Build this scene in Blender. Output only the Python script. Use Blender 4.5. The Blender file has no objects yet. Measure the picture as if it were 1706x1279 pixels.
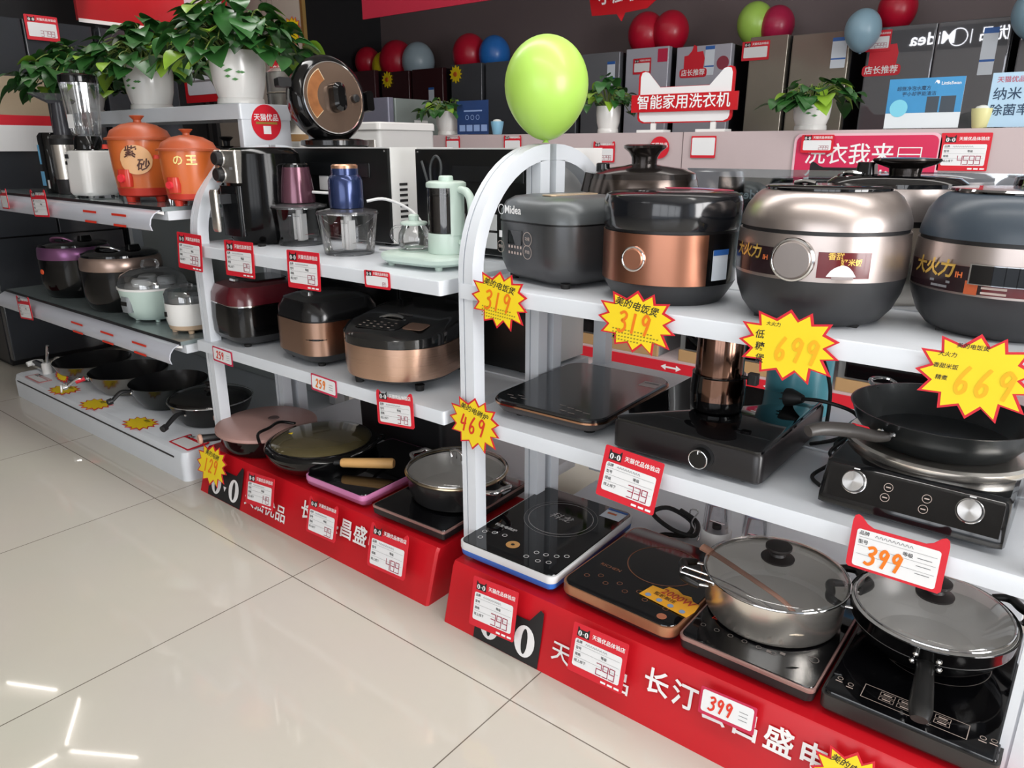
import bpy, bmesh, math, random
from mathutils import Vector, Matrix
random.seed(7)
C = bpy.context.scene.collection
SC = bpy.context.scene
PI = math.pi
R = math.radians

# ---------------------------------------------------------------- camera, light, exposure
cam_data = bpy.data.cameras.new('camera'); cam = bpy.data.objects.new('camera', cam_data); C.objects.link(cam)
cam_data.sensor_width = 36.0; cam_data.lens = 36.0 * 1232 / 1706; cam_data.clip_start = .02; cam_data.clip_end = 100
cam.matrix_world = Matrix(((.782, -.190, .594, 0), (.623, .238, -.745, 0), (.001, .953, .304, 1.175), (0, 0, 0, 1)))
cam.rotation_mode = 'QUATERNION'
SC.camera = cam
SC.view_settings.view_transform = 'Standard'; SC.view_settings.look = 'None'
SC.view_settings.gamma = 1; SC.view_settings.use_curve_mapping = False
SC.view_settings.exposure = 0.10
world = bpy.data.worlds.new('shop_sky'); SC.world = world; world.use_nodes = True
world.node_tree.nodes['Background'].inputs[0].default_value = (.80, .88, 1.0, 1)
world.node_tree.nodes['Background'].inputs[1].default_value = 0.9

def area(name, loc, target, sx, sy, power, col=(1, 1, 1)):
    d = bpy.data.lights.new(name, 'AREA'); d.shape = 'RECTANGLE'; d.size = sx; d.size_y = sy; d.energy = power; d.color = col
    o = bpy.data.objects.new(name, d); C.objects.link(o); o.location = loc
    o.rotation_euler = (Vector(target) - Vector(loc)).to_track_quat('-Z', 'Z').to_euler()
    return o
# daylight coming in through the shop front (right wall) and the entrance windows behind the camera
area('daylight_right', (4.05, .3, 1.55), (0, .3, 1.35), 4.4, 2.4, 480, (1.0, .98, .97))
area('daylight_front', (1.05, -3.55, 1.6), (.9, 0, 1.4), 4.4, 2.4, 100, (.97, .98, 1.0))
# ceiling strip lamps
area('ceiling_lamp_rack', (-1.3, 1.7, 2.96), (-1.3, 1.5, 0), 5.0, .3, 48, (1, .98, .96))
area('ceiling_lamp_aisle', (.2, .2, 2.96), (.2, .2, 0), 3.5, .3, 32, (1, .97, .93))
area('ceiling_lamp_back', (-1.5, 3.9, 2.96), (-1.5, 3.9, 0), 5.5, .3, 9, (1, .96, .92))

# ---------------------------------------------------------------- materials
def hexc(h, a=1.0):
    h = h.lstrip('#'); v = [int(h[i:i + 2], 16) / 255 for i in (0, 2, 4)]
    return tuple((x / 12.92 if x <= .04045 else ((x + .055) / 1.055) ** 2.4) for x in v) + (a,)

MATS = {}
def M(name, col, rough=.45, metal=0.0, var=0.0, scale=12.0, brush=False, coat=0.0, spec=.5, bump=0.0):
    """Principled material with procedural variation of colour and roughness."""
    if name in MATS: return MATS[name]
    m = bpy.data.materials.new(name); m.use_nodes = True; nt = m.node_tree
    b = nt.nodes['Principled BSDF']; c = hexc(col)
    b.inputs['Base Color'].default_value = c; b.inputs['Roughness'].default_value = rough
    b.inputs['Metallic'].default_value = metal; b.inputs['Coat Weight'].default_value = coat
    b.inputs['Coat Roughness'].default_value = .06
    b.inputs['Specular IOR Level'].default_value = spec
    if var or brush or bump:
        tc = nt.nodes.new('ShaderNodeTexCoord'); mp = nt.nodes.new('ShaderNodeMapping'); n = nt.nodes.new('ShaderNodeTexNoise')
        nt.links.new(tc.outputs['Object'], mp.inputs[0]); nt.links.new(mp.outputs[0], n.inputs['Vector'])
        n.inputs['Scale'].default_value = scale; n.inputs['Detail'].default_value = 4
        if brush: mp.inputs['Scale'].default_value = (.12, .12, 70)
        if var:
            mx = nt.nodes.new('ShaderNodeMix'); mx.data_type = 'RGBA'
            mx.inputs[6].default_value = tuple(x * (1 - var) for x in c[:3]) + (1,)
            mx.inputs[7].default_value = tuple(min(1, x * (1 + var)) for x in c[:3]) + (1,)
            nt.links.new(n.outputs['Fac'], mx.inputs[0]); nt.links.new(mx.outputs[2], b.inputs['Base Color'])
        mr = nt.nodes.new('ShaderNodeMapRange'); k = .02 if brush else .04
        mr.inputs['To Min'].default_value = max(.02, rough - k); mr.inputs['To Max'].default_value = min(1, rough + k)
        nt.links.new(n.outputs['Fac'], mr.inputs[0]); nt.links.new(mr.outputs[0], b.inputs['Roughness'])
        if bump:
            bp = nt.nodes.new('ShaderNodeBump'); bp.inputs['Strength'].default_value = bump; bp.inputs['Distance'].default_value = .002
            nt.links.new(n.outputs['Fac'], bp.inputs['Height']); nt.links.new(bp.outputs[0], b.inputs['Normal'])
    MATS[name] = m
    return m

def glass(name, col='#ffffff', refl=.9, base=.03):
    """Thin clear pane: transparent, with a fresnel reflection."""
    if name in MATS: return MATS[name]
    m = bpy.data.materials.new(name); m.use_nodes = True; nt = m.node_tree; nt.nodes.remove(nt.nodes['Principled BSDF'])
    t = nt.nodes.new('ShaderNodeBsdfTransparent'); g = nt.nodes.new('ShaderNodeBsdfGlossy'); x = nt.nodes.new('ShaderNodeMixShader')
    f = nt.nodes.new('ShaderNodeFresnel'); mr = nt.nodes.new('ShaderNodeMapRange'); f.inputs[0].default_value = 1.45
    t.inputs[0].default_value = hexc(col); g.inputs['Roughness'].default_value = .03
    g.inputs[0].default_value = (1, 1, 1, 1)
    mr.inputs['To Min'].default_value = base; mr.inputs['To Max'].default_value = refl
    nt.links.new(f.outputs[0], mr.inputs[0]); nt.links.new(mr.outputs[0], x.inputs[0])
    nt.links.new(t.outputs[0], x.inputs[1]); nt.links.new(g.outputs[0], x.inputs[2])
    nt.links.new(x.outputs[0], nt.nodes['Material Output'].inputs[0])
    MATS[name] = m
    return m

def emit(name, col, s):
    if name in MATS: return MATS[name]
    m = bpy.data.materials.new(name); m.use_nodes = True; nt = m.node_tree; nt.nodes.remove(nt.nodes['Principled BSDF'])
    e = nt.nodes.new('ShaderNodeEmission'); e.inputs[0].default_value = hexc(col); e.inputs[1].default_value = s
    nt.links.new(e.outputs[0], nt.nodes['Material Output'].inputs[0]); MATS[name] = m
    return m

def floor_material():
    m = bpy.data.materials.new('polished_floor_tile'); m.use_nodes = True; nt = m.node_tree; b = nt.nodes['Principled BSDF']
    tc = nt.nodes.new('ShaderNodeTexCoord'); mp = nt.nodes.new('ShaderNodeMapping'); br = nt.nodes.new('ShaderNodeTexBrick')
    mp.inputs['Location'].default_value = (.85 + 8, -1.06 + 8, 0)
    br.offset = 0; br.squash = 1; br.inputs['Scale'].default_value = 1; br.inputs['Brick Width'].default_value = .8
    br.inputs['Row Height'].default_value = .8; br.inputs['Mortar Size'].default_value = .0016; br.inputs['Mortar Smooth'].default_value = .1
    br.inputs['Color1'].default_value = hexc('#c8c3b9'); br.inputs['Color2'].default_value = hexc('#c4bfb5')
    br.inputs['Mortar'].default_value = hexc('#6f675e')
    n = nt.nodes.new('ShaderNodeTexNoise'); n.inputs['Scale'].default_value = 1.7; n.inputs['Detail'].default_value = 6
    mx = nt.nodes.new('ShaderNodeMix'); mx.data_type = 'RGBA'; mx.blend_type = 'MULTIPLY'; mx.inputs[0].default_value = .10
    nt.links.new(tc.outputs['Object'], mp.inputs[0]); nt.links.new(mp.outputs[0], br.inputs['Vector'])
    nt.links.new(tc.outputs['Object'], n.inputs['Vector'])
    nt.links.new(br.outputs['Color'], mx.inputs[6]); nt.links.new(n.outputs['Color'], mx.inputs[7])
    nt.links.new(mx.outputs[2], b.inputs['Base Color'])
    b.inputs['Roughness'].default_value = .035
    b.inputs['Specular IOR Level'].default_value = .55
    return m

WHITE = M('white_powder_coat', '#d6dbe1', .32, var=.02)
PLASTIC_W = M('white_plastic', '#e6e6e4', .3)
BLACK = M('black_gloss', '#0a0a0b', .11, coat=.1, spec=.4)
BLACK_G = M('black_glass', '#08080a', .045, coat=.25)
BLACK_M = M('black_matt', '#18181a', .45)
DARK = M('charcoal_plastic', '#2b2c2e', .38, var=.05)
RUBBER = M('black_rubber', '#131313', .6)
STEEL = M('brushed_steel', '#ebe6de', .26, .93, var=.008, brush=True)
LINING = M('steel_inside', '#f4f3f0', .26, .3)
CHROME = M('chrome', '#d8d8d8', .08, 1)
RED = M('shop_red', '#c01420', .35, var=.03)
RED_CARD = M('red_card', '#d01c2e', .45)
PINK_CARD = M('crimson_card', '#c2254a', .45)
PAPER = M('card_paper', '#e4e5e6', .6)
YELLOW = M('star_yellow', '#f0d21c', .5)
ORANGE_INK = M('orange_marker', '#e8780c', .5)
YELLOW_INK = M('amber_marker', '#efb010', .5)
RED_INK = M('red_marker', '#d8321a', .5)
BLACK_INK = M('black_ink', '#1b1b1d', .5)
GREY_INK = M('grey_ink', '#77787c', .6)
MAROON_INK = M('maroon_ink', '#9a1740', .5)
WHITE_INK = M('white_print', '#eeeeee', .45)
GOLD_INK = M('gold_print', '#d9b45a', .3, .6)
BRONZE = M('bronze_metal', '#b08f7d', .3, 1, var=.015, brush=True)
GLASS = glass('clear_glass')
CLEAR = glass('clear_plastic', '#f2f2f4', .6, .04)

# ---------------------------------------------------------------- mesh helpers
def circle(r, n=48, sx=1, sy=1):
    return [(r * sx * math.cos(2 * PI * i / n), r * sy * math.sin(2 * PI * i / n)) for i in range(n)]
def rrect(w, d, r, k=6):
    r = max(.0006, min(r, w / 2 - 1e-4, d / 2 - 1e-4)); P = []
    for cx, cy, a0 in ((w / 2 - r, d / 2 - r, 0), (-w / 2 + r, d / 2 - r, 90), (-w / 2 + r, -d / 2 + r, 180), (w / 2 - r, -d / 2 + r, 270)):
        arc = [(cx + r * math.cos(R(a0 + 90 * i / k)), cy + r * math.sin(R(a0 + 90 * i / k))) for i in range(k + 1)]
        # a guard point just past each end of the arc keeps the straight sides flat
        for (px, py), s, f in ((arc[0], -1, True), (arc[-1], 1, False)):
            t = R(a0 + (0 if f else 90) + 90); L = .2 * ((w if abs(math.cos(t)) > .5 else d) - 2 * r); L = min(L, .006)
            q = (px + s * L * math.cos(t), py + s * L * math.sin(t))
            if f: arc.insert(0, q)
            else: arc.append(q)
        P += arc
    return P

class G:
    """collects faces of ONE mesh"""
    def __init__(s): s.bm = bmesh.new()
    def loft(s, rings, cap0=True, cap1=True, closed=True):
        V = [[s.bm.verts.new(p) for p in r] for r in rings]; n = len(V[0])
        for a, b in zip(V, V[1:]):
            for i in range(n if closed else n - 1):
                j = (i + 1) % n
                try: s.bm.faces.new((a[i], a[j], b[j], b[i]))
                except ValueError: pass
        if cap0: s.bm.faces.new(list(reversed(V[0])))
        if cap1: s.bm.faces.new(V[-1])
        return s
    def lathe(s, prof, c=(0, 0), n=48, cap0=True, cap1=True, sx=1, sy=1):
        return s.loft([[(x + c[0], y + c[1], z) for x, y in circle(max(r, 1e-5), n, sx, sy)] for r, z in prof], cap0, cap1)
    def rr(s, w, d, rad, prof, c=(0, 0), k=6, cap0=True, cap1=True):
        """rounded-rectangle loft; prof = (inset, z)"""
        return s.loft([[(x + c[0], y + c[1], z) for x, y in rrect(w - 2 * q, d - 2 * q, rad - q * .6, k)] for q, z in prof], cap0, cap1)
    def box(s, x0, x1, y0, y1, z0, z1):
        q = lambda z: [(x0, y0, z), (x1, y0, z), (x1, y1, z), (x0, y1, z)]
        return s.loft([q(z0), q(z1)])
    def prism(s, pts, y0, y1):
        """outline in the x-z plane, given thickness along y (front at y0)"""
        return s.loft([[(x, y1, z) for x, z in pts], [(x, y0, z) for x, z in pts]])
    def slab(s, pts, z0, z1):
        return s.loft([[(x, y, z0) for x, y in pts], [(x, y, z1) for x, y in pts]])
    def tube(s, pts, r, n=8, smooth=True, closed=False, flat=1.0):
        P = [Vector(p) for p in pts]
        if smooth: P = spline(P, closed)
        rad = r if isinstance(r, (list, tuple)) else None
        rings = []; N = len(P); ref = None
        for i, p in enumerate(P):
            t = (P[(i + 1) % N] - P[i - 1]) if closed else (P[min(i + 1, N - 1)] - P[max(i - 1, 0)])
            t.normalize()
            if ref is None:
                ref = t.orthogonal().normalized()
                if abs(t.z) < .9: ref = (Vector((0, 0, 1)) - t * t.z).normalized()
            else: ref = (ref - t * ref.dot(t)).normalized()
            b = t.cross(ref)
            if rad: f = i / max(1, N - 1) * (len(rad) - 1); k = min(int(f), len(rad) - 2); rr_ = rad[k] + (rad[k + 1] - rad[k]) * (f - k)
            else: rr_ = r
            rings.append([p + ref * math.cos(2 * PI * j / n) * rr_ * flat + b * math.sin(2 * PI * j / n) * rr_ for j in range(n)])
        if closed: rings.append(rings[0])
        if closed:
            V = [[s.bm.verts.new(p) for p in r_] for r_ in rings[:-1]]; V.append(V[0])
            for a, b in zip(V, V[1:]):
                for i in range(n): s.bm.faces.new((a[i], a[(i + 1) % n], b[(i + 1) % n], b[i]))
            return s
        return s.loft(rings)
    def cyl(s, p0, p1, r, r1=None, n=24):
        return s.tube([p0, p1], [r, r if r1 is None else r1], n, smooth=False)
    def torus(s, c, R_, r, n=48, m=8, axis='z'):
        pts = [(c[0] + R_ * math.cos(2 * PI * i / n), c[1] + R_ * math.sin(2 * PI * i / n), c[2]) if axis == 'z' else
               (c[0] + R_ * math.cos(2 * PI * i / n), c[1], c[2] + R_ * math.sin(2 * PI * i / n)) for i in range(n)]
        return s.tube(pts, r, m, smooth=False, closed=True)
    def arcband(s, r, a0, a1, z0, z1, t=.0012, n=24, r1=None):
        """curved patch on a drum; angle 0 faces -y, positive toward +x"""
        r1 = r if r1 is None else r1; F = []
        for rr_ in (0, t):
            F.append([[((r_ + rr_) * math.sin(R(a0 + (a1 - a0) * i / n)), -(r_ + rr_) * math.cos(R(a0 + (a1 - a0) * i / n)), z) for i in range(n + 1)] for r_, z in ((r, z0), (r1, z1))])
        ring = lambda f: f[0] + list(reversed(f[1]))
        a = [s.bm.verts.new(p) for p in ring(F[0])]; b = [s.bm.verts.new(p) for p in ring(F[1])]; L = len(a)
        for i in range(L): s.bm.faces.new((a[i], a[(i + 1) % L], b[(i + 1) % L], b[i]))
        for i in range(n):
            s.bm.faces.new((b[i], b[i + 1], b[L - 2 - i], b[L - 1 - i])); s.bm.faces.new((a[i + 1], a[i], a[L - 1 - i], a[L - 2 - i]))
        return s
    def xf(s, mat):
        bmesh.ops.transform(s.bm, matrix=mat, verts=s.bm.verts); return s
    def make(s, name, mat, parent=None, loc=(0, 0, 0), rot=(0, 0, 0), label=None, ang=38):
        me = bpy.data.meshes.new(name); bmesh.ops.recalc_face_normals(s.bm, faces=s.bm.faces); s.bm.to_mesh(me); s.bm.free()
        me.shade_smooth()
        try: me.set_sharp_from_angle(angle=R(ang))
        except Exception: pass
        return link(name, me, mat, parent, loc, rot, label)

def spline(P, closed=False, k=6):
    P = [Vector(p) for p in P]
    if len(P) < 3: return P
    out = []; N = len(P)
    for i in range(N if closed else N - 1):
        a = P[(i - 1) % N] if (closed or i > 0) else P[0]; b = P[i]; c = P[(i + 1) % N]; d = P[(i + 2) % N] if (closed or i < N - 2) else P[-1]
        for j in range(k):
            t = j / k
            out.append(.5 * ((2 * b) + (c - a) * t + (2 * a - 5 * b + 4 * c - d) * t * t + (3 * b - a - 3 * c + d) * t ** 3))
    if not closed: out.append(P[-1])
    return out

def link(name, me, mat, parent=None, loc=(0, 0, 0), rot=(0, 0, 0), label=None):
    o = bpy.data.objects.new(name, me); C.objects.link(o)
    if mat is not None:
        for m in (mat if isinstance(mat, (list, tuple)) else [mat]): me.materials.append(m)
    o.parent = parent; o.location = loc; o.rotation_euler = rot
    if label: o['label'] = label
    return o

def tag(o, label, cat, group=None):
    o['label'] = label; o['category'] = cat
    if group: o['group'] = group
    return o
def thing(name, label, cat, loc=(0, 0, 0), rz=0, group=None, rot=None):
    o = bpy.data.objects.new(name, None); C.objects.link(o); o.empty_display_size = .05
    o.location = loc; o.rotation_euler = rot if rot else (0, 0, R(rz))
    return tag(o, label, cat, group)
def struct(o):
    o['kind'] = 'structure'; return o

# ---- lettering
_glyph = {}
def glyphs(s, bold):
    key = (s, bold)
    if key not in _glyph:
        cu = bpy.data.curves.new('letters', 'FONT'); cu.body = s; cu.size = 1; cu.resolution_u = 2; cu.offset = bold
        cu.align_x = 'CENTER'; cu.align_y = 'CENTER'
        o = bpy.data.objects.new('letters', cu); C.objects.link(o); bpy.context.view_layer.update()
        me = bpy.data.meshes.new_from_object(o.evaluated_get(bpy.context.evaluated_depsgraph_get()))
        _glyph[key] = ([v.co.copy() for v in me.vertices], [tuple(p.vertices) for p in me.polygons])
        bpy.data.meshes.remove(me); bpy.data.objects.remove(o); bpy.data.curves.remove(cu)
    return _glyph[key]

class T:
    """writing: flat print in the x-z plane facing -y, all lines of one colour in one mesh"""
    def __init__(s): s.v = []; s.f = []; s.n = 0
    def poly(s, pts):
        b = len(s.v); s.v += [Vector((x, 0, z)) for x, z in pts]; s.f.append(tuple(range(b, b + len(pts)))); return s
    def text(s, t, size, x=0, z=0, bold=.0, shear=0, sx=1, roll=0, align='C'):
        V, F = glyphs(t, bold); b = len(s.v); c, q = math.cos(R(roll)), math.sin(R(roll))
        off = 0
        if align == 'L' and V: off = -min(v.x for v in V)
        if align == 'R' and V: off = -max(v.x for v in V)
        for v in V:
            px = (v.x + off) * size * sx + v.y * size * shear; pz = v.y * size
            s.v.append(Vector((x + px * c - pz * q, 0, z + px * q + pz * c)))
        s.f += [tuple(i + b for i in f) for f in F]; return s
    def bar(s, x0, z0, x1, z1, w):
        d = Vector((x1 - x0, z1 - z0)); d.normalize(); n = Vector((-d.y, d.x)) * w / 2; d = d * w / 2
        s.n += 1; s.poly([(x0 - d.x - n.x, z0 - d.y - n.y), (x1 + d.x - n.x, z1 + d.y - n.y), (x1 + d.x + n.x, z1 + d.y + n.y), (x0 - d.x + n.x, z0 - d.y + n.y)])
        for v in s.v[-4:]: v.y = -4e-6 * s.n
        return s
    def stroke(s, pts, w):
        P = spline([Vector((x, 0, z)) for x, z in pts], k=4)
        L = []; Rr = []
        for i, p in enumerate(P):
            t = P[min(i + 1, len(P) - 1)] - P[max(i - 1, 0)]; t.normalize(); n = Vector((-t.z, 0, t.x)) * w / 2
            L.append(p + n); Rr.append(p - n)
        for i in range(len(P) - 1):
            s.poly([(q.x, q.z) for q in (L[i], L[i + 1], Rr[i + 1], Rr[i])])
            s.n += 1
            for v in s.v[-4:]: v.y = -4e-6 * s.n
        return s
    def lcd(s, num, h, x, z, w=None):
        """thin seven-segment price, right aligned at x"""
        S = {'0': 'abcdef', '1': 'bc', '2': 'abged', '3': 'abgcd', '4': 'fgbc', '5': 'afgcd', '6': 'afgedc', '7': 'abc', '8': 'abcdefg', '9': 'abcdfg'}
        w = w or h * .075; dw = h * .5; xx = x - len(num) * dw * 1.32
        for ch in num:
            seg = dict(a=(0, h, dw, h), b=(dw, h / 2, dw, h), c=(dw, 0, dw, h / 2), d=(0, 0, dw, 0), e=(0, 0, 0, h / 2), f=(0, h / 2, 0, h), g=(0, h / 2, dw, h / 2))
            for k in S[ch]:
                a = seg[k]; s.bar(xx + a[0], z + a[1], xx + a[2], z + a[3], w)
            xx += dw * 1.32
        return s
    HAND = {'1': [[(.45, 1), (.38, 0)]], '2': [[(.12, .75), (.4, 1), (.75, .8), (.5, .4), (.1, .05), (.45, .08), (.85, .02)]],
            '3': [[(.1, .88), (.5, 1), (.78, .86), (.66, .66), (.38, .56), (.72, .46), (.78, .2), (.45, .02), (.05, .1)]],
            '4': [[(.3, 1), (.1, .5), (.2, .42), (.75, .5)], [(.62, .85), (.52, 0)]],
            '5': [[(.75, .98), (.25, .95), (.2, .58), (.55, .6), (.72, .35), (.5, .05), (.08, .08)]],
            '6': [[(.6, 1), (.25, .6), (.12, .25), (.35, .02), (.65, .15), (.6, .4), (.3, .42), (.14, .25)]],
            '9': [[(.72, .85), (.4, 1), (.14, .78), (.3, .55), (.6, .62), (.74, .88), (.66, .45), (.5, 0)]]}
    def hand(s, num, h, x, z, w, shear=.12):
        """marker-pen price, centred on x, z"""
        n = len(num); dw = h * .62; x0 = x - n * dw / 2
        for i, ch in enumerate(num):
            for st in s.HAND[ch]:
                s.stroke([(x0 + i * dw + px * dw * .86 + (pz - .5) * h * shear, z + (pz - .5) * h) for px, pz in st], w)
        return s
    def make(s, name, mat, parent, y=-.0012, loc=(0, 0, 0), rot=(0, 0, 0), bend=None, label=None):
        me = bpy.data.meshes.new(name)
        if bend:
            r, a0 = bend; V = [(r * math.sin(v.x / r + R(a0)), -r * math.cos(v.x / r + R(a0)), v.z) for v in s.v]
        else: V = [(v.x, y + v.y, v.z) for v in s.v]
        me.from_pydata(V, [], s.f); me.update()
        return link(name, me, mat, parent, loc, rot, label)
    def lying(s, name, mat, parent, z, loc=(0, 0, 0), rz=0):
        """the same print lying face up"""
        me = bpy.data.meshes.new(name); me.from_pydata([(v.x, v.z, -v.y) for v in s.v], [], s.f); me.update()
        return link(name, me, mat, parent, (loc[0], loc[1], z), (0, 0, R(rz)))

def ring_pts(r, a=None, n=40):
    return [(r * math.cos(2 * PI * i / n), r * math.sin(2 * PI * i / n)) for i in range(n)]
def print_ring(t, r, w, x=0, z=0, n=48):
    for i in range(n):
        a, b = 2 * PI * i / n, 2 * PI * (i + 1) / n
        t.poly([(x + (r - w / 2) * math.cos(a), z + (r - w / 2) * math.sin(a)), (x + (r + w / 2) * math.cos(a), z + (r + w / 2) * math.sin(a)),
                (x + (r + w / 2) * math.cos(b), z + (r + w / 2) * math.sin(b)), (x + (r - w / 2) * math.cos(b), z + (r - w / 2) * math.sin(b))])
    return t
# ================================================================ THE ROOM
X0, X1, Y0, Y1, ZC = -6.6, 3.6, -3.2, 6.0, 3.0
WALL_L = M('wall_paint_light', '#cfccc8', .7, var=.02)
WALL_D = M('wall_panel_dark', '#76696a', .5, var=.05, scale=3)
struct(G().box(X0, X1, Y0, Y1, -.05, 0).make('floor', floor_material()))
struct(G().box(X0, X1, Y0, Y1, ZC, ZC + .05).make('ceiling', M('ceiling_paint', '#d2d0cd', .8, var=.02)))
struct(G().box(X0 - .1, X1 + .1, Y1, Y1 + .1, 0, ZC).make('wall_back', WALL_D))
struct(G().box(X0 - .1, X0, Y0, Y1, 0, ZC).make('wall_left', M('wall_left_dark', '#2a2b2e', .5, var=.05)))
g = G(); g.box(X1, X1 + .1, Y0, -1.9, 0, ZC); g.box(X1, X1 + .1, 2.5, Y1, 0, ZC); g.box(X1, X1 + .1, -1.9, 2.5, 0, .35); g.box(X1, X1 + .1, -1.9, 2.5, 2.75, ZC)
struct(g.make('wall_right', WALL_L))
g = G(); g.box(X0, -1.2, Y0 - .1, Y0, 0, ZC); g.box(3.2, X1, Y0 - .1, Y0, 0, ZC); g.box(-1.2, 3.2, Y0 - .1, Y0, 2.5, ZC)
struct(g.make('wall_front', WALL_L))
def window(name, cells, along):
    w = bpy.data.objects.new(name, None); C.objects.link(w); struct(w)
    f = G(); p = G(); t = .03
    for a0, a1, z0, z1 in cells:
        for b in ((a0, a0 + t, z0, z1), (a1 - t, a1, z0, z1), (a0 + t, a1 - t, z0, z0 + t), (a0 + t, a1 - t, z1 - t, z1)):
            if along == 'y': f.box(X1 + .02, X1 + .07, *b)
            else: f.box(b[0], b[1], Y0 - .07, Y0 - .02, b[2], b[3])
        if along == 'y': p.box(X1 + .042, X1 + .048, a0 + t, a1 - t, z0 + t, z1 - t)
        else: p.box(a0 + t, a1 - t, Y0 - .048, Y0 - .042, z0 + t, z1 - t)
    f.make('window_frame', M('grey_aluminium', '#6d7074', .35, .8), w); p.make('window_pane', GLASS, w)
window('window_1', [(-1.9 + 1.1 * i, -.8 + 1.1 * i, .35, 2.75) for i in range(4)], 'y')
window('window_2', [(-1.2 + 1.1 * i, -.1 + 1.1 * i, 0, 2.5) for i in range(4)], 'x')

# lit shop sign over the entrance, facing the shop (the fridges mirror it)
s = thing('shop_sign', 'white lit lettering over the entrance, mirrored in the grey fridge doors', 'sign', (-2.42, Y0 + .02, 2.77), 180)
t = T(); t.text('Midea', .25, .28, 0, .012, 0, 1.05); print_ring(t, .12, .012, -.07, .0)
t.bar(-.24, -.09, -.24, .09, .012); t.text('优品', .21, -.55, 0, .010)
t.make('lit_letters', emit('sign_white', '#ffffff', 9.0), s)
G().box(-.9, .9, .0, .015, -.16, .16).make('backing_panel', M('sign_backing', '#3b3b3d', .6), s)

# branching ceiling lamps; their bars are mirrored in the polished floor
hexm = emit('lamp_bar', '#fff6ee', 22.0)
def branch_lamp(cx, cy, angs, L, label):
    t = thing('branching_ceiling_lamp', label, 'ceiling lamp', (cx, cy, 2.955), 0)
    for a in angs:
        ca, sa = math.cos(R(a)), math.sin(R(a))
        G().cyl((.05 * ca, .05 * sa, 0), (L * ca, L * sa, 0), .007, n=8).make('light_bar', hexm, t)
    G().cyl((0, 0, -.012), (0, 0, .045), .04, n=16).make('ceiling_mount', PLASTIC_W, t)
branch_lamp(-5.17, 1.33, (148, 32, 270), .56, 'glowing three armed ceiling lamp mirrored at the bottom left of the floor')
branch_lamp(-6.33, 1.32, (28, 270), .50, 'glowing two armed ceiling lamp mirrored at the left edge of the floor')

# ================================================================ DISPLAY RACKS
PROF = [(0, 0), (.014, 0), (.014, -.007), (.018, -.007), (.018, 0), (.045, 0), (.045, -.04), (0, -.04)]
def side_frame(g, x, yf, yb, z0, zs, zt):
    """half-arch tube frame: front upright, quarter arch, post at the back; works for both directions of y"""
    s = 1 if yb > yf else -1; path = [(yf, z0, 0), (yf, zs, 0)]
    ry, rz = abs(yb - yf), zt - zs
    for i in range(1, 15):
        a = R(90 * i / 14); path.append((yb - s * ry * math.cos(a), zs + rz * math.sin(a), a))
    rings = []
    for y, z, a in path:
        ny, nz = -s * math.cos(a), math.sin(a)
        rings.append([(x + px, y + ny * n, z + nz * n) for px, n in PROF])
    g.loft(rings)
    g.loft([[(x + px, yb - s * .04 - s * n, z) for px, n in PROF] for z in (z0, zt - .0405)])
    return g
def shelf(g, x0, x1, y0, y1, z):
    """folded sheet shelf with lips, top at z"""
    t = .036
    return g.loft([[(x, y, zz) for x, y in rrect_at(x0, x1, y0, y1, .004)] for zz in (z - t, z - .003)] + [[(x, y, z) for x, y in rrect_at(x0 + .002, x1 - .002, y0 + .002, y1 - .002, .003)]])
def rrect_at(x0, x1, y0, y1, r): return [(x + (x0 + x1) / 2, y + (y0 + y1) / 2) for x, y in rrect(x1 - x0, y1 - y0, r, 2)]

LOW, MID, TOP = .162, .53, .866
def rack(label, xl, xr, sx0, sx1, frames, yfront):
    t = thing('display_rack', label, 'display rack', (0, 0, 0))
    for x in frames:
        side_frame(G(), x, 1.30, 1.606, LOW, .88, 1.184).make('arch_frame', WHITE, t)
        side_frame(G(), x, 1.955, 1.634, LOW, .88, 1.184).make('arch_frame', WHITE, t)
    for z in (MID, TOP):
        shelf(G(), sx0, sx1, yfront, 1.62, z).make('shelf', WHITE, t)
        shelf(G(), sx0, sx1, 1.632, 1.965, z).make('shelf', WHITE, t)
    shelf(G(), sx0 + .06, sx1 - .05, 1.623, 1.98, LOW - .002).make('bottom_shelf', WHITE, t)
    for x in (xl + .1, xr - .1): G().box(x - .03, x + .03, 1.64, 1.9, 0, .124).make('foot', WHITE, t)
    return t
rack_r = rack('white arched double-sided rack with the silver rice cookers, right of the front post', -1.2, .06, -1.198, .062, (-1.2, .018), 1.296)
rack_m = rack('white arched rack with the choppers and teapot, between the two neighbouring racks', -2.42, -1.245, -2.44, -1.245, (-2.42,), 1.283)

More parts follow.
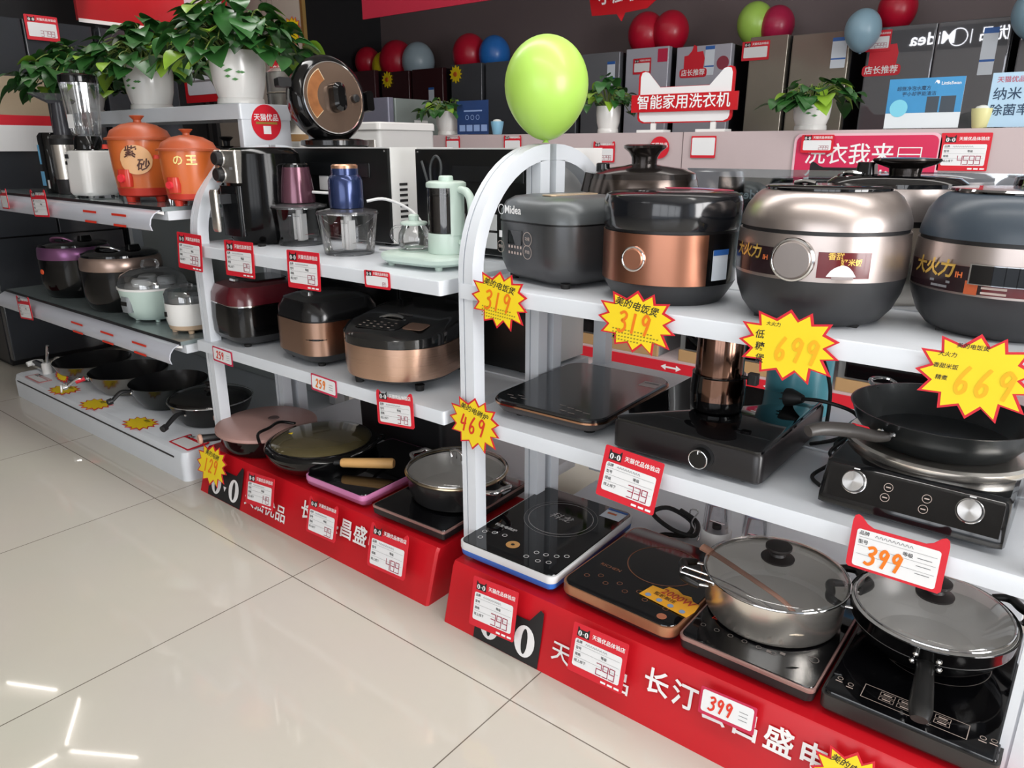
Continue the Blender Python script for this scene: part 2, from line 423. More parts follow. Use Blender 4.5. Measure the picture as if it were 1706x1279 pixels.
def plinth(label, x0, x1, ytop, ybot, ztop, letters, lx, lz, lstep):
    t = thing('red_plinth', label, 'plinth', (0, 0, 0)); r = .012
    g = G(); prof = [(ybot, 0), (ytop + .004, ztop - r), (ytop + r, ztop), (1.62, ztop), (1.62, 0)]
    ins = .006
    rings = [[(x0, y + (.006 if i < 3 else 0), z - (.004 if i in (1, 2) else 0)) for i, (y, z) in enumerate(prof)]]
    rings += [[(x, y, z) for y, z in prof] for x in (x0 + ins, x1 - ins)]
    rings += [[(x1, y + (.006 if i < 3 else 0), z - (.004 if i in (1, 2) else 0)) for i, (y, z) in enumerate(prof)]]
    g.loft(rings).make('plinth_box', RED, t, ang=25)
    lean = math.atan2(ytop - ybot, ztop)
    rot = (-lean, 0, 0)
    return t, rot, (lambda z: ybot + (ytop - ybot) * z / ztop - .0012)
def emblem(parent, x, y, z, w, rot=(0, 0, 0), name='emblem'):
    """the shop's black emblem with the two round white eyes"""
    h = w * .62
    e = T().poly([(-.5 * w, -.5 * h), (.5 * w, -.5 * h), (.5 * w, .05 * h), (.49 * w, .62 * h), (.44 * w, .66 * h), (.30 * w, .36 * h), (-.30 * w, .36 * h), (-.44 * w, .66 * h), (-.49 * w, .62 * h), (-.5 * w, .05 * h)])
    o = e.make(name, BLACK_INK, parent, 0, (x, y, z), rot)
    for s in (-1, 1):
        k = T().poly([(.15 * w * math.cos(2 * PI * i / 24), .32 * h * math.sin(2 * PI * i / 24)) for i in range(24)]).make('eye', WHITE_INK, o, 0, (s * .27 * w, -.0006, -.08 * h))
        T().poly([(.045 * w * math.cos(2 * PI * i / 16), .26 * h * math.sin(2 * PI * i / 16)) for i in range(16)]).make('pupil', BLACK_INK, k, 0, (0, -.0005, 0))
    T().poly([(-.045 * w, -.08 * h), (.045 * w, -.08 * h), (0, -.22 * h)]).make('nose', WHITE_INK, o, 0, (0, -.0006, 0))
    return o

pl_r, rot_r, yr = plinth('long red plinth under the induction cookers, its left end beside the front post', -1.168, .065, 1.212, 1.178, .16, None, 0, 0, 0)
emblem(pl_r, -.962, yr(.062), .062, .20, rot_r)
T().text('天猫优品', .052, 0, 0, .012).make('small_lettering', WHITE_INK, pl_r, 0, (-.727, yr(.064), .064), rot_r)
for i, ch in enumerate('长汀县昌盛电器'):
    if i < 7: T().text(ch, .058, 0, 0, .02).make('big_lettering', WHITE_INK, pl_r, 0, (-.566 + .0645 * i, yr(.1), .1), rot_r)
pl_m, rot_m, ym = plinth('red plinth under the pans and the steel pot, left of the front post', -2.39, -1.243, 1.235, 1.195, .155, None, 0, 0, 0)
emblem(pl_m, -2.235, ym(.062), .062, .20, rot_m)
T().text('天猫优品', .058, 0, 0, .012).make('small_lettering', WHITE_INK, pl_m, 0, (-2.0, ym(.05), .05), rot_m)
for i, ch in enumerate('长汀县昌盛电'):
    T().text(ch, .060, 0, 0, .02).make('big_lettering', WHITE_INK, pl_m, 0, (-1.785 + .0625 * i, ym(.098), .098), rot_m)

# ---- left-hand rack: glass topped shelves with curved price rails, on a white plinth
lp = thing('white_plinth', 'low white plinth with a black slot, under the frying pans at the far left', 'plinth', (0, 0, 0))
G().rr(1.62, .76, .025, [(0, 0), (0, .085), (.008, .11), (.025, .117)], (-3.29, 1.575)).make('plinth_box', WHITE, lp)
G().box(-4.05, -2.55, 1.1935, 1.197, .082, .088).make('slot_strip', BLACK_M, lp)
lr = thing('display_rack', 'grey backed rack with curved price rails at the far left', 'display rack', (0, 0, 0))
G().box(-4.14, -2.47, 1.93, 1.955, .1185, 1.0).make('back_panel', M('grey_panel', '#9fa5a5', .5, var=.03), lr)
for x in (-4.12, -2.49): G().box(x - .02, x + .02, 1.88, 1.93, .1185, 1.3).make('upright', WHITE, lr)
SHELF_GLASS = M('grey_glass_shelf', '#7f8b8c', .08, coat=.3)
for z in (.505, .97):
    G().box(-4.14, -2.49, 1.268, 1.93, z - .03, z).make('shelf_board', WHITE, lr)
    sh = G().box(-4.14, -2.5, 1.255, 1.92, z, z + .014).make('shelf_glass', SHELF_GLASS, lr)
    G().box(-4.14, -2.5, 1.252, 1.2549, z, z + .014).make('edge_strip', BLACK_M, sh)
    # curved rail
    pr = [(1.262, z + .002), (1.246, z + .004), (1.226, z - .006), (1.213, z - .022), (1.208, z - .042), (1.213, z - .06)]
    g = G(); rings = []
    for x in (-4.145, -2.505): rings.append([(x, y, zz) for y, zz in pr] + [(x, y + .004, zz - .002) for y, zz in reversed(pr)])
    ra = g.loft(rings).make('price_rail', M('clear_white_rail', '#c9ccd6', .18, coat=.4), lr)
    G().loft([[(x, 1.262, z - .012), (x, 1.262, z + .002), (x, 1.236, z - .004)] for x in (-2.51, -2.504)]).make('end_clip', PLASTIC_W, ra)
    for k, x in enumerate((-3.25, -2.98, -2.72) if z < .9 else (-2.95, -2.72)):
        q = T(); q.poly([(-.055, .014), (.055, .014), (.055, .022), (-.055, .022)]); q.poly([(-.045, -.022), (.05, -.022), (.05, -.014), (-.045, -.014)])
        q.make('rail_marking', RED_INK, ra, 0, (x, 1.2075, z - .038), (R(-4), 0, 0))
# bridge shelf pieces between the left rack and the middle rack
for z in (MID, TOP): pass

# ---- tall riser shelf over the left rack
rs = thing('riser_shelf', 'white riser shelf carrying the potted plants, above the orange clay pots', 'shelf', (0, 0, 0))
G().rr(1.62, .215, .006, [(0, 1.272), (0, 1.323), (.003, 1.326)], (-3.312, 1.695), 2).make('shelf_top', WHITE, rs)
G().rr(.03, .205, .004, [(0, .9845), (0, 1.272)], (-4.106, 1.695), 2).make('side_panel', WHITE, rs)
sp = G().rr(.03, .205, .004, [(0, .9845), (0, 1.272)], (-2.519, 1.695), 2).make('side_panel', WHITE, rs)
st = G().lathe([(.062, 0), (.062, .0015)], n=40).make('round_sticker', RED_CARD, sp, (-2.5025, 1.692, 1.262), (PI / 2, 0, PI / 2))
T().text('天猫优品', .026, 0, .016, .012).poly([(-.016, -.012), (.016, -.012), (.016, -.040), (-.016, -.040)]).lying('sticker_print', WHITE_INK, st, .0022)
T().poly([(-.045, -.006), (.045, -.006), (.045, .002), (-.045, .002)]).lying('sticker_line', GOLD_INK, st, .0022)
# ================================================================ RIGHT RACK, TOP SHELF: COOKERS
GRAPH = M('graphite_metallic', '#505153', .33, .55, var=.03)
GRAPH_L = M('graphite_lid', '#5d6163', .36, .35, var=.03)
COPPER = M('copper_metal', '#b07a63', .3, 1, var=.015, brush=True)
SILVER_P = M('warm_silver', '#b3a8a3', .32, .9, var=.015, brush=True)
NAVY = M('slate_blue_plastic', '#3a444e', .34, var=.03)
LABEL_RED = M('dark_red_label', '#5d1418', .18, coat=.3)
def feet(parent, w, d, h, r=.012, mat=None, z=0):
    for sx in (-1, 1):
        for sy in (-1, 1): G().lathe([(r * .85, z), (r, z + h)], (sx * w / 2, sy * d / 2), 16).make('foot', mat or RUBBER, parent)
def disc_on(name, mat, parent, x, y, z, r, t, n=32, label=None, bev=.0):
    """upright round button facing -y, back at y, thickness t"""
    g = G().lathe([(r, 0), (r, t - bev), (r - bev, t)] if bev else [(r, 0), (r, t)], n=n)
    return g.make(name, mat, parent, (x, y, z), (PI / 2, 0, 0), label)

# small graphite cooker
k = thing('rice_cooker', 'small square graphite rice cooker with a champagne strip on its lid, nearest the front post', 'rice cooker', (-1.025, 1.50, TOP), -14)
feet(k, .19, .17, .012)
G().rr(.275, .262, .07, [(.03, .009), (.014, .02), (.004, .045), (0, .08), (0, .142)], k=10).make('body', GRAPH, k)
G().rr(.271, .258, .068, [(0, .142), (0, .146)], k=10).make('seam', BLACK_M, k)
G().rr(.277, .264, .07, [(0, .1462), (.002, .168), (.012, .188), (.03, .199), (.06, .203)], k=10).make('lid', GRAPH_L, k)
G().rr(.045, .15, .012, [(0, .2032), (.001, .2052)], (.015, -.005)).make('vent_strip', M('champagne_strip', '#bda78c', .35, .5), k)
T().text('Midea', .026, .008, 0, .02).make('lettering', WHITE_INK, k, 0, (-.05, -.1335, .17))
print_ring(T(), .011, .0016, 0, 0).make('lettering_ring', WHITE_INK, k, 0, (-.086, -.1335, .170))
G().rr(.052, .003, .001, [(0, -.016), (0, .016)]).make('display', BLACK_G, k, (-.035, -.132, .108))
for x, z, rr_ in ((-.09, .082, .0135), (.012, .108, .0155), (.012, .078, .0155)):
    print_ring(T(), rr_, .0014).text('开始' if z < .08 else ('预约' if x < 0 else '功能'), .009, 0, 0, .01).make('button', M('pale_print', '#b9a9a0', .5), k, 0, (x, -.1325, z))
t = T()
for i in range(5):
    for zz in (0, -.014): t.poly([(-.022 + i * .011, zz), (-.016 + i * .011, zz), (-.016 + i * .011, zz + .006), (-.022 + i * .011, zz + .006)])
t.make('menu_print', M('pale_print', '#b9a9a0', .5), k, 0, (-.037, -.1325, .083))
T().poly([(-.006, -.008), (.006, -.008), (.006, .008), (-.006, .008)]).make('icon_print', WHITE_INK, k, 0, (-.09, -.1325, .112))

# copper pressure cooker
k = thing('pressure_cooker', 'copper banded electric pressure cooker with black lid, second from the front post', 'pressure cooker', (-.732, 1.463, TOP), 6)
G().lathe([(.112, 0), (.122, .012), (.136, .035), (.140, .044)]).make('base', DARK, k)
G().lathe([(.1395, .044), (.1405, .146)]).make('body', BLACK, k)
G().arcband(.1405, -112, 52, .045, .1455, .0018, 40).make('copper_band', COPPER, k)
G().lathe([(.136, .146), (.136, .152)]).make('seam', BLACK_M, k)
G().lathe([(.1405, .152), (.1435, .158), (.144, .205), (.139, .217), (.128, .222), (.05, .224)]).make('lid', M('black_lid_gloss', '#15171b', .14, coat=.3), k)
kn = disc_on('dial', COPPER, k, -.022, -.1385, .096, .021, .010, bev=.002)
G().torus((0, 0, 0), .023, .003, axis='z').make('dial_ring', CHROME, kn, (0, 0, .005))
G().arcband(.1425, 57, 74, .055, .115, .0008, 8).make('energy_label', M('energy_label_white', '#d5dde6', .5), k)
G().arcband(.1436, 57, 74, .105, .116, .0006, 8).make('energy_label_top', M('energy_blue', '#2d62ae', .5), k)
G().slab([(.125 * math.sin(R(a)), .125 * math.cos(R(a))) for a in range(-30, 62, 6)] + [(.085 * math.sin(R(a)), .085 * math.cos(R(a))) for a in range(60, -31, -6)], .2232, .2242).make('lid_sticker', M('lid_sticker_red', '#a02742', .4), k)
G().slab([(.112 * math.sin(R(a)), .112 * math.cos(R(a))) for a in range(2, 40, 4)] + [(.094 * math.sin(R(a)), .094 * math.cos(R(a))) for a in range(38, 1, -4)], .2243, .2248).make('lid_sticker_panel', M('sticker_blue_grey', '#8fa3c4', .4), k)
t = T()
for i in range(3): t.poly([(-.05 + i * .008, -.07), (-.047 + i * .008, -.07), (-.047 + i * .008, -.056), (-.05 + i * .008, -.056)])
t.lying('lid_print', WHITE_INK, k, .2243)

def strip(top, z0):
    t = T()
    for a, b in zip(top, top[1:]): t.poly([(a[0], z0), (b[0], z0), b, a])
    return t
# two big belly cookers with the dark red label
def belly_cooker(name, label, x, y, rz, r, lid_mat, band_mat, dial, bzs):
    k = thing(name, label, 'rice cooker', (x, y, TOP), rz); s = r / .151
    b0, b1 = bzs
    G().lathe([(.100 * s, 0), (.118 * s, .008), (.134 * s, .028), (.146 * s, .058), (.1505 * s, b0 - .004), (.151 * s, b0)]).make('base', DARK, k)
    G().lathe([(.151 * s, b0), (.1515 * s, (b0 + b1) / 2), (.149 * s, b1)]).make('band', band_mat, k)
    G().lathe([(.145 * s, b1), (.145 * s, b1 + .007)]).make('seam', BLACK_M, k)
    G().lathe([(.148 * s, b1 + .007), (.147 * s, b1 + .02), (.139 * s, .208), (.126 * s, .226), (.116 * s, .234), (.109 * s, .237)]).make('lid', lid_mat, k)
    G().lathe([(.110 * s, .2371), (.110 * s, .241), (.106 * s, .243)]).make('top_glass', BLACK_G, k)
    for a in (35, 145, 215, 325): G().box(-.012, .012, -.012, .012, 0, .03).make('foot', RUBBER, k, (.098 * s * math.cos(R(a)), .098 * s * math.sin(R(a)), 0))
    return k, s
k, s = belly_cooker('rice_cooker', 'big warm silver belly shaped rice cooker with a round silver dial', -.42, 1.462, 4, .151, SILVER_P, SILVER_P, True, (.088, .166))
G().arcband(.1516, -62, -15, .094, .142, .0012, 16).make('label_panel', M('dark_label', '#24161a', .2, coat=.3), k)
G().arcband(.1516, 11, 44, .096, .140, .0012, 16).make('label_panel', LABEL_RED, k)
d = disc_on('dial', M('spun_silver', '#8f8783', .34, 1, var=.05, scale=40), k, -.012, -.148, .124, .032, .014, 40, bev=.002)
G().torus((0, 0, .006), .034, .004).make('dial_ring', CHROME, d)
T().text('大火力', .026, 0, 0, .03, .15).make('lettering', GOLD_INK, k, bend=(.1534, -42), loc=(0, 0, .13))
T().text('IH', .012, 0, 0, .03).make('lettering', M('orange_print', '#cf6a3a', .4), k, bend=(.1534, -24), loc=(0, 0, .123))
T().text('香甜', .013, -.006, .008, .02).text('好米饭', .012, .02, -.002, .02).make('lettering', GOLD_INK, k, bend=(.1534, 24), loc=(0, 0, .125))
strip([(-.024, -.009), (-.018, .0), (-.012, .005), (-.006, .008), (0, .010), (.006, .009), (.012, .006), (.018, .0), (.024, -.009)], -.010).make('rice_picture', WHITE_INK, k, bend=(.1534, 26), loc=(0, 0, .109))
strip([(-.018, .0015), (-.01, .0015), (0, .0015), (.01, .0015), (.018, .0015)], -.004).make('bowl_picture', M('bowl_grey', '#8e8483', .5), k, bend=(.1536, 27), loc=(0, 0, .098))
G().tube([(-.075, .055, .244), (-.055, .052, .2475), (-.035, .05, .244)], .004).make('vent_knob', CHROME, k)
k, s = belly_cooker('rice_cooker', 'slate blue rice cooker with a dark red label, rightmost on the top shelf', -.122, 1.55, 4, .154, NAVY, SILVER_P, False, (.078, .158))
G().arcband(.155, -70, 75, .082, .125, .0012, 40).make('label_panel', LABEL_RED, k)
G().arcband(.1556, -70, -12, .0822, .1248, .0010, 24).make('dark_label', M('dark_label', '#24161a', .2, coat=.3), k)
G().arcband(.1568, -20, 14, .098, .131, .003, 16).make('display_frame', CHROME, k)
G().arcband(.1592, -19, 13, .0995, .1295, .0015, 16).make('display', BLACK_G, k)
T().text('大火力', .030, 0, 0, .03, .15).make('lettering', GOLD_INK, k, bend=(.1574, -45), loc=(0, 0, .116))
T().text('IH', .013, 0, 0, .03).make('lettering', M('orange_print', '#cf6a3a', .4), k, bend=(.1574, -26), loc=(0, 0, .110))
T().poly([(-.01, -.011), (.01, -.011), (.01, .011), (-.01, .011)]).make('orange_seal', M('orange_seal', '#b4552f', .4), k, bend=(.1574, -18), loc=(0, 0, .092))
t = T()
for zz, L in ((.002, .02), (-.006, .016)): t.poly([(-L, zz - .002), (L, zz - .002), (L, zz + .002), (-L, zz + .002)])
t.make('small_print', GREY_INK, k, bend=(.1574, -38), loc=(0, 0, .094))
t = T()
for zz, L in ((.004, .018), (-.004, .018)): t.poly([(-L, zz - .0018), (L, zz - .0018), (L, zz + .0018), (-L, zz + .0018)])
t.make('small_print', M('pale_print', '#b9a9a0', .5), k, bend=(.1574, -6), loc=(0, 0, .09))
# plastic film on the slate cooker lid
G().lathe([(.112, .2435), (.114, .240)], n=40, cap0=True, cap1=False).make('film', glass('plastic_film', '#e8ecf2', .7, .22), k)

# black lacquer pressure cooker behind
BRZ_BLK = M('bronze_black_metal', '#3b3634', .16, .8, coat=.3)
k = thing('pressure_cooker', 'dark bronze pressure cooker with a flared lid knob, standing behind the copper cooker', 'pressure cooker', (-.99, 1.80, TOP), 0)
G().lathe([(.128, 0), (.136, .02), (.138, .16), (.134, .17)]).make('body', BLACK, k)
G().lathe([(.142, .17), (.146, .178), (.145, .205), (.139, .232)]).make('rim_band', M('steel_dark_bronze', '#5b524d', .2, 1, brush=True), k)
G().lathe([(.138, .232), (.135, .245), (.11, .256), (.05, .264), (.033, .268)]).make('lid', BRZ_BLK, k)
G().lathe([(.033, .268), (.034, .285), (.042, .298), (.055, .308), (.056, .314), (.045, .317)]).make('lid_knob', BRZ_BLK, k)
G().lathe([(.018, 0), (.018, .02), (.014, .023)], n=20).make('valve', BLACK, k, (-.092, -.055, .248))
G().rr(.05, .05, .008, [(0, 0), (.005, .05)]).make('valve_housing', BRZ_BLK, k, (-.12, -.06, .195), (0, R(8), 0))
k = thing('pressure_cooker', 'silver pressure cooker with a black glass lid and side handle, behind the belly cookers', 'pressure cooker', (-.372, 1.762, TOP), 0)
G().lathe([(.118, 0), (.128, .02), (.130, .1), (.130, .158)]).make('body', STEEL, k)
G().lathe([(.126, .158), (.126, .17)]).make('seam', BLACK_M, k)
G().lathe([(.136, .17), (.137, .215), (.133, .232)]).make('rim_band', SILVER_P, k)
G().lathe([(.134, .232), (.134, .24), (.12, .25), (.04, .256)]).make('lid', BLACK_G, k)
G().lathe([(.03, .255), (.032, .268), (.06, .278), (.066, .284), (.064, .288), (.03, .290)], sx=1.0, sy=.7).make('lid_knob', BRZ_BLK, k, (.015, 0, 0))
G().rr(.04, .05, .01, [(0, .25), (.004, .28)], (-.06, 0)).make('valve', BLACK, k)
G().tube([(-.11, -.02, .25), (-.09, -.03, .258), (-.06, -.035, .256)], .005).make('clip', CHROME, k)
k = thing('rice_cooker', 'black cooker still in crinkled plastic wrap, behind the slate blue cooker', 'rice cooker', (-.06, 1.845, TOP), 0)
G().rr(.22, .2, .05, [(.02, 0), (0, .03), (0, .22), (.012, .25), (.04, .257)]).make('body', BLACK, k)
G().rr(.23, .21, .05, [(0, .05), (-.003, .12), (.002, .2), (.01, .255), (.04, .263)], cap0=False).make('plastic_wrap', glass('wrap_film', '#eef0f4', .8, .12), k)
G().tube([(-.09, -.104, .22), (-.085, -.106, .24), (-.07, -.1, .258)], .0025).make('wrap_fold', CHROME, k)

# glass guard and the black card clipped to its back
gg = tag(G().rr(1.0, .006, .002, [(0, TOP), (0, 1.122)], (-.44, 1.955)).make('glass_guard', glass('guard_glass', '#d5e0e4', .8, .22), None), 'clear glass guard along the back edge of the right top shelf', 'glass panel')
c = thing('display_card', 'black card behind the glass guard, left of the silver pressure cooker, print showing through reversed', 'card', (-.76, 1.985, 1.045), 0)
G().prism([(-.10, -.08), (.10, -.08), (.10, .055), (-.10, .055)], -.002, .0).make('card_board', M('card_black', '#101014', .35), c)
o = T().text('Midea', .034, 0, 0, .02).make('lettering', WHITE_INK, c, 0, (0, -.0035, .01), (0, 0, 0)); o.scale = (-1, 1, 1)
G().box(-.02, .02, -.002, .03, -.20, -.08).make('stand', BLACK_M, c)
# ================================================================ RIGHT RACK, MIDDLE SHELF
GREY_GLASS = M('charcoal_glass', '#17191b', .16, coat=.2)
def cook_ring(t, r, w, x, z): print_ring(t, r, w, x, z, 56); return t
k = thing('induction_cooker', 'dark grey induction cooker with a thin rose gold rim, on the middle shelf', 'induction cooker', (-.987, 1.541, MID), 2)
feet(k, .2, .28, .014, .016)
G().rr(.312, .408, .05, [(.03, .012), (.012, .02), (.001, .036), (0, .040)], k=8).make('body', M('brown_black_shell', '#2e2725', .3), k)
G().rr(.318, .414, .052, [(0, .040), (0, .0445)], k=8).make('rim', M('rose_gold', '#b98d70', .22, 1), k)
G().rr(.312, .408, .05, [(0, .0445), (0, .050), (.003, .053)], k=8).make('glass_top', GREY_GLASS, k)
t = T()
for x, y in ((-.12, -.16), (-.10, -.175), (-.095, -.15), (-.075, -.165), (.03, -.15), (.055, -.155), (.08, -.16), (.105, -.165), (.05, -.18), (.075, -.185)):
    t.poly([(x - .009, y - .0018), (x + .009, y - .0018), (x + .009, y + .0018), (x - .009, y + .0018)])
t.lying('panel_print', M('faint_print', '#6b6460', .5), k, .0533)
o = T().poly([(-.025, -.022), (.025, -.022), (.025, .022), (-.025, .022)]).lying('label', M('silver_label', '#9aa09e', .3, .4), k, .0533, (.125, .125))
T().poly([(-.02, .006), (.02, .006), (.02, .012), (-.02, .012)]).lying('label_print', GREY_INK, o, .0004)

k = stove = thing('gas_stove', 'black box shaped stove with one chrome ringed knob, on the middle shelf', 'stove', (-.612, 1.538, MID), 0)
feet(k, .25, .33, .012, .014)
G().rr(.336, .40, .014, [(.004, .010), (0, .014), (0, .068), (.004, .074)], k=4).make('body', M('stove_black', '#1d1b1c', .3, var=.05), k)
G().rr(.330, .395, .014, [(0, .0742), (0, .079), (.003, .081)], k=4).make('glass_top', BLACK_G, k)
d = disc_on('knob', BLACK, k, .045, -.199, .042, .0205, .024, 36, bev=.003)
G().torus((0, 0, .022), .0195, .0015).make('knob_ring', CHROME, d)
G().box(-.001, .001, .012, .019, .0235, .0246).make('pointer', WHITE_INK, d)
G().lathe([(.026, 0), (.026, .004)], n=36).make('knob_bezel', BLACK_M, k, (.045, -.199, .042), (PI / 2, 0, 0))
o = T().poly([(-.035, -.014), (.035, -.014), (.035, .014), (-.035, .014)]).lying('label', PAPER, k, .0814, (.122, .165))
T().poly([(-.03, -.002), (.0, -.002), (.0, .006), (-.03, .006)]).lying('label_print', ORANGE_INK, o, .0004)
k = thing('soup_pot', 'tall mirror bronze pot standing on the black stove', 'pot', (-.625, 1.53, MID + .0812), 0)
BRZ_M = M('mirror_bronze', '#6f5448', .1, 1)
G().lathe([(.050, 0), (.056, .004), (.060, .018), (.0605, .05), (.058, .078), (.0585, .085)]).make('base', BLACK, k)
G().arcband(.0608, -10, 78, .03, .082, .001, 16).make('side_band', BRZ_M, k)
G().lathe([(.053, .085), (.052, .20), (.050, .205)]).make('body', BRZ_M, k)
G().rr(.022, .02, .004, [(0, 0), (0, .024)]).make('socket_block', BLACK_M, k, (.082, -.01, .075))
G().cyl((.055, -.008, .087), (.08, -.01, .087), .004).make('socket_link', BLACK_M, k)
G().tube([(-.05, .02, .2), (-.085, .03, .19), (-.09, .03, .15), (-.06, .02, .13)], .009).make('handle', BLACK, k)
k = thing('water_jug', 'turquoise cylinder standing behind the black stove', 'jug', (-.548, 1.86, MID), 0)
TURQ = M('turquoise_plastic', '#56a3b2', .3, var=.03)
G().lathe([(.074, 0), (.079, .006), (.079, .22), (.07, .235)]).make('body', TURQ, k)
G().lathe([(.07, .235), (.07, .255), (.05, .265)]).make('cap', PLASTIC_W, k)
def cord(owner, pts, r=.0035, mat=None, plug=False, name='power_cord', twist=None):
    """a cable given in shop coordinates, made a part of the appliance it belongs to"""
    bpy.context.view_layer.update(); inv = owner.matrix_world.inverted(); P = [inv @ Vector(p) for p in pts]
    c = G().tube(P, r).make(name, mat or RUBBER, owner)
    if plug:
        a, d = P[-1], (P[-1] - P[-2]).normalized(); q = d.to_track_quat('Z', 'Y').to_euler()
        g = G().lathe([(.009, -.004), (.016, .012), (.021, .026), (.021, .036)], n=16)
        for x, y, rz in ((0, .008, 0), (-.007, -.004, 1), (.007, -.004, -1)): g.box(x - .003, x + .003, y - .0008, y + .0008, .036, .050)
        g.make('plug', mat or RUBBER, c, a, q)
    if twist is not None: G().torus((0, 0, 0), .012, .003, 16, 6).make('twist_tie', BLACK_M, c, P[twist], (R(70), 0, 0))
    return c
z = MID + .005
cord(stove, [(-.44, 1.64, z), (-.405, 1.70, z), (-.37, 1.74, z + .02), (-.36, 1.66, z + .085), (-.42, 1.64, z + .105), (-.475, 1.65, z + .098)], .0045, plug=True)
cord(stove, [(-.435, 1.73, z + .0), (-.44, 1.745, z + .10), (-.475, 1.775, z + .17), (-.49, 1.79, z + .19)], .0045)
k = thing('induction_cooker', 'black two knob induction cooker with a wide steel ring, under the big frying pan', 'induction cooker', (-.187, 1.545, MID), 0)
feet(k, .24, .27, .012, .014)
w, dd = .300, .36
rings = []
for zz, yf, ins in ((.010, -.198, .008), (.016, -.206, 0), (.030, -.206, 0), (.086, -.178, .002), (.092, -.172, .008)):
    rings.append([(x, y, zz) for x, y in [(-w / 2 + ins + .012, yf), (w / 2 - ins - .012, yf), (w / 2 - ins - .003, yf + .004), (w / 2 - ins, yf + .014), (w / 2 - ins, dd / 2 - ins), (-w / 2 + ins, dd / 2 - ins), (-w / 2 + ins, yf + .014), (-w / 2 + ins + .003, yf + .004)]])
G().loft(rings).make('body', M('piano_black', '#111214', .12, coat=.5), k)
tilt = math.atan2(.028, .056)
cord(k, [(-.33, 1.70, z), (-.37, 1.62, z), (-.395, 1.68, z + .004), (-.36, 1.70, z + .03), (-.385, 1.60, z + .012), (-.365, 1.54, z + .01), (-.38, 1.46, z + .004), (-.355, 1.43, z)], .004)
fp = G().rr(.28, .002, .0008, [(0, -.028), (0, .028)]).make('front_panel', BLACK_G, k, (0, -.1928, .058), (-tilt, 0, 0))
SPUN = M('spun_aluminium', '#d5d5d5', .28, 1)
if not SPUN.get('spun'):
    nt = SPUN.node_tree; tg = nt.nodes.new('ShaderNodeTangent'); tg.direction_type = 'RADIAL'; tg.axis = 'Z'; SPUN['spun'] = 1
    nt.links.new(tg.outputs[0], nt.nodes['Principled BSDF'].inputs['Tangent']); nt.nodes['Principled BSDF'].inputs['Anisotropic'].default_value = .9
for x in (-.092, .092):
    d = G().lathe([(.0185, 0), (.0195, .003), (.019, .013), (.0175, .015)], n=36).make('knob', SPUN, fp, (x, -.001, .006), (PI / 2, 0, 0))
    G().torus((0, 0, .001), .0205, .0012).make('knob_ring', CHROME, d)
    T().poly([(-.005, -.001), (.005, -.001), (.005, .0015), (-.005, .0015)]).make('knob_mark', WHITE_INK, fp, -.0016, (x, 0, .030))
for x, z_ in ((-.035, .011), (-.037, -.008), (.027, .008), (.025, -.011)):
    t = print_ring(T(), .0072, .0009); t.poly([(-.004, -.001), (.004, -.001), (.004, .001), (-.004, .001)]); t.make('touch_button', M('pale_print', '#b9a9a0', .5), fp, -.0016, (x, 0, z_))
G().lathe([(.160, .092), (.164, .098), (.164, .106), (.158, .110), (.140, .105)], n=64).make('steel_ring', STEEL, k, (.005, .005, 0))
k = thing('frying_pan', 'big black non-stick frying pan with a long grey handle, on the two knob cooker', 'frying pan', (-.183, 1.55, MID + .1062), 0)
PAN_IN = M('nonstick_grey', '#2c2f30', .3, .5, coat=.15)
G().lathe([(.115, 0), (.128, .006), (.150, .035), (.160, .062), (.163, .066), (.160, .066), (.147, .036), (.124, .011), (.02, .009)], n=72, cap1=True).make('pan', PAN_IN, k)
hd = Vector((-.94, -.05, 0)).normalized()
a = R(246); px, py = .158 * math.cos(a), .158 * math.sin(a); ux, uy = math.cos(R(234)), math.sin(R(234))
G().tube([(px, py, .038), (px + ux * .03, py + uy * .03, .043), (px + ux * .08, py + uy * .08, .058), (px + ux * .14, py + uy * .14, .068), (px + ux * .17, py + uy * .17, .066)], [.011, .014, .016, .015, .012], 14, flat=.8).make('handle', M('handle_grey', '#3a3735', .4), k)
G().tube([(px + ux * .045, py + uy * .045, .060), (px + ux * .075, py + uy * .075, .0695)], [.006, .006], 8, smooth=False, flat=.3).make('handle_mark', RED_CARD, k)
for q in (-.012, .012): G().lathe([(.0055, 0), (.004, .004)], n=12).make('rivet', CHROME, k, (px * 1.01 + q * math.sin(-a), py * 1.01 + q * math.cos(a), .046), (0, PI / 2, a))
G().tube([(.158 * math.cos(R(130)), .158 * math.sin(R(130)), .058), (.185 * math.cos(R(134)), .185 * math.sin(R(134)), .068), (.19 * math.cos(R(146)), .19 * math.sin(R(146)), .068), (.158 * math.cos(R(150)), .158 * math.sin(R(150)), .058)], .004).make('helper_loop', CHROME, k)

# ================================================================ RIGHT PLINTH
PZ = .16
def hob(name, label, x, y, rz, w, d, h, rad, shell, rim, top, rim_h=.006, base_in=.012, z=PZ):
    k = thing(name, label, 'induction cooker', (x, y, z), rz)
    feet(k, w * .75, d * .75, .012, .014, shell)
    G().rr(w, d, rad, [(base_in, .010), (.002, .02), (0, h - rim_h - .004)]).make('body', shell, k)
    G().rr(w + .002, d + .002, rad, [(.001, h - rim_h - .004), (0, h - rim_h), (.0005, h - .002)]).make('rim', rim, k)
    G().rr(w - .006, d - .006, rad, [(0, h - .0025), (.001, h)]).make('glass_top', top, k)
    return k
k = hob('induction_cooker', 'white and blue induction cooker with a black glass top, leftmost on the right plinth', -1.017, 1.437, 1.5, .294, .40, .056, .02, M('bright_blue_plastic', '#2d6fc9', .35), M('white_rim', '#d9dbdd', .3), BLACK_G, .018)
t = T(); cook_ring(t, .088, .0022, 0, .055); cook_ring(t, .100, .0012, 0, .055)
t.lying('hob_ring', M('ring_grey', '#8d8b8b', .4), k, .0565)
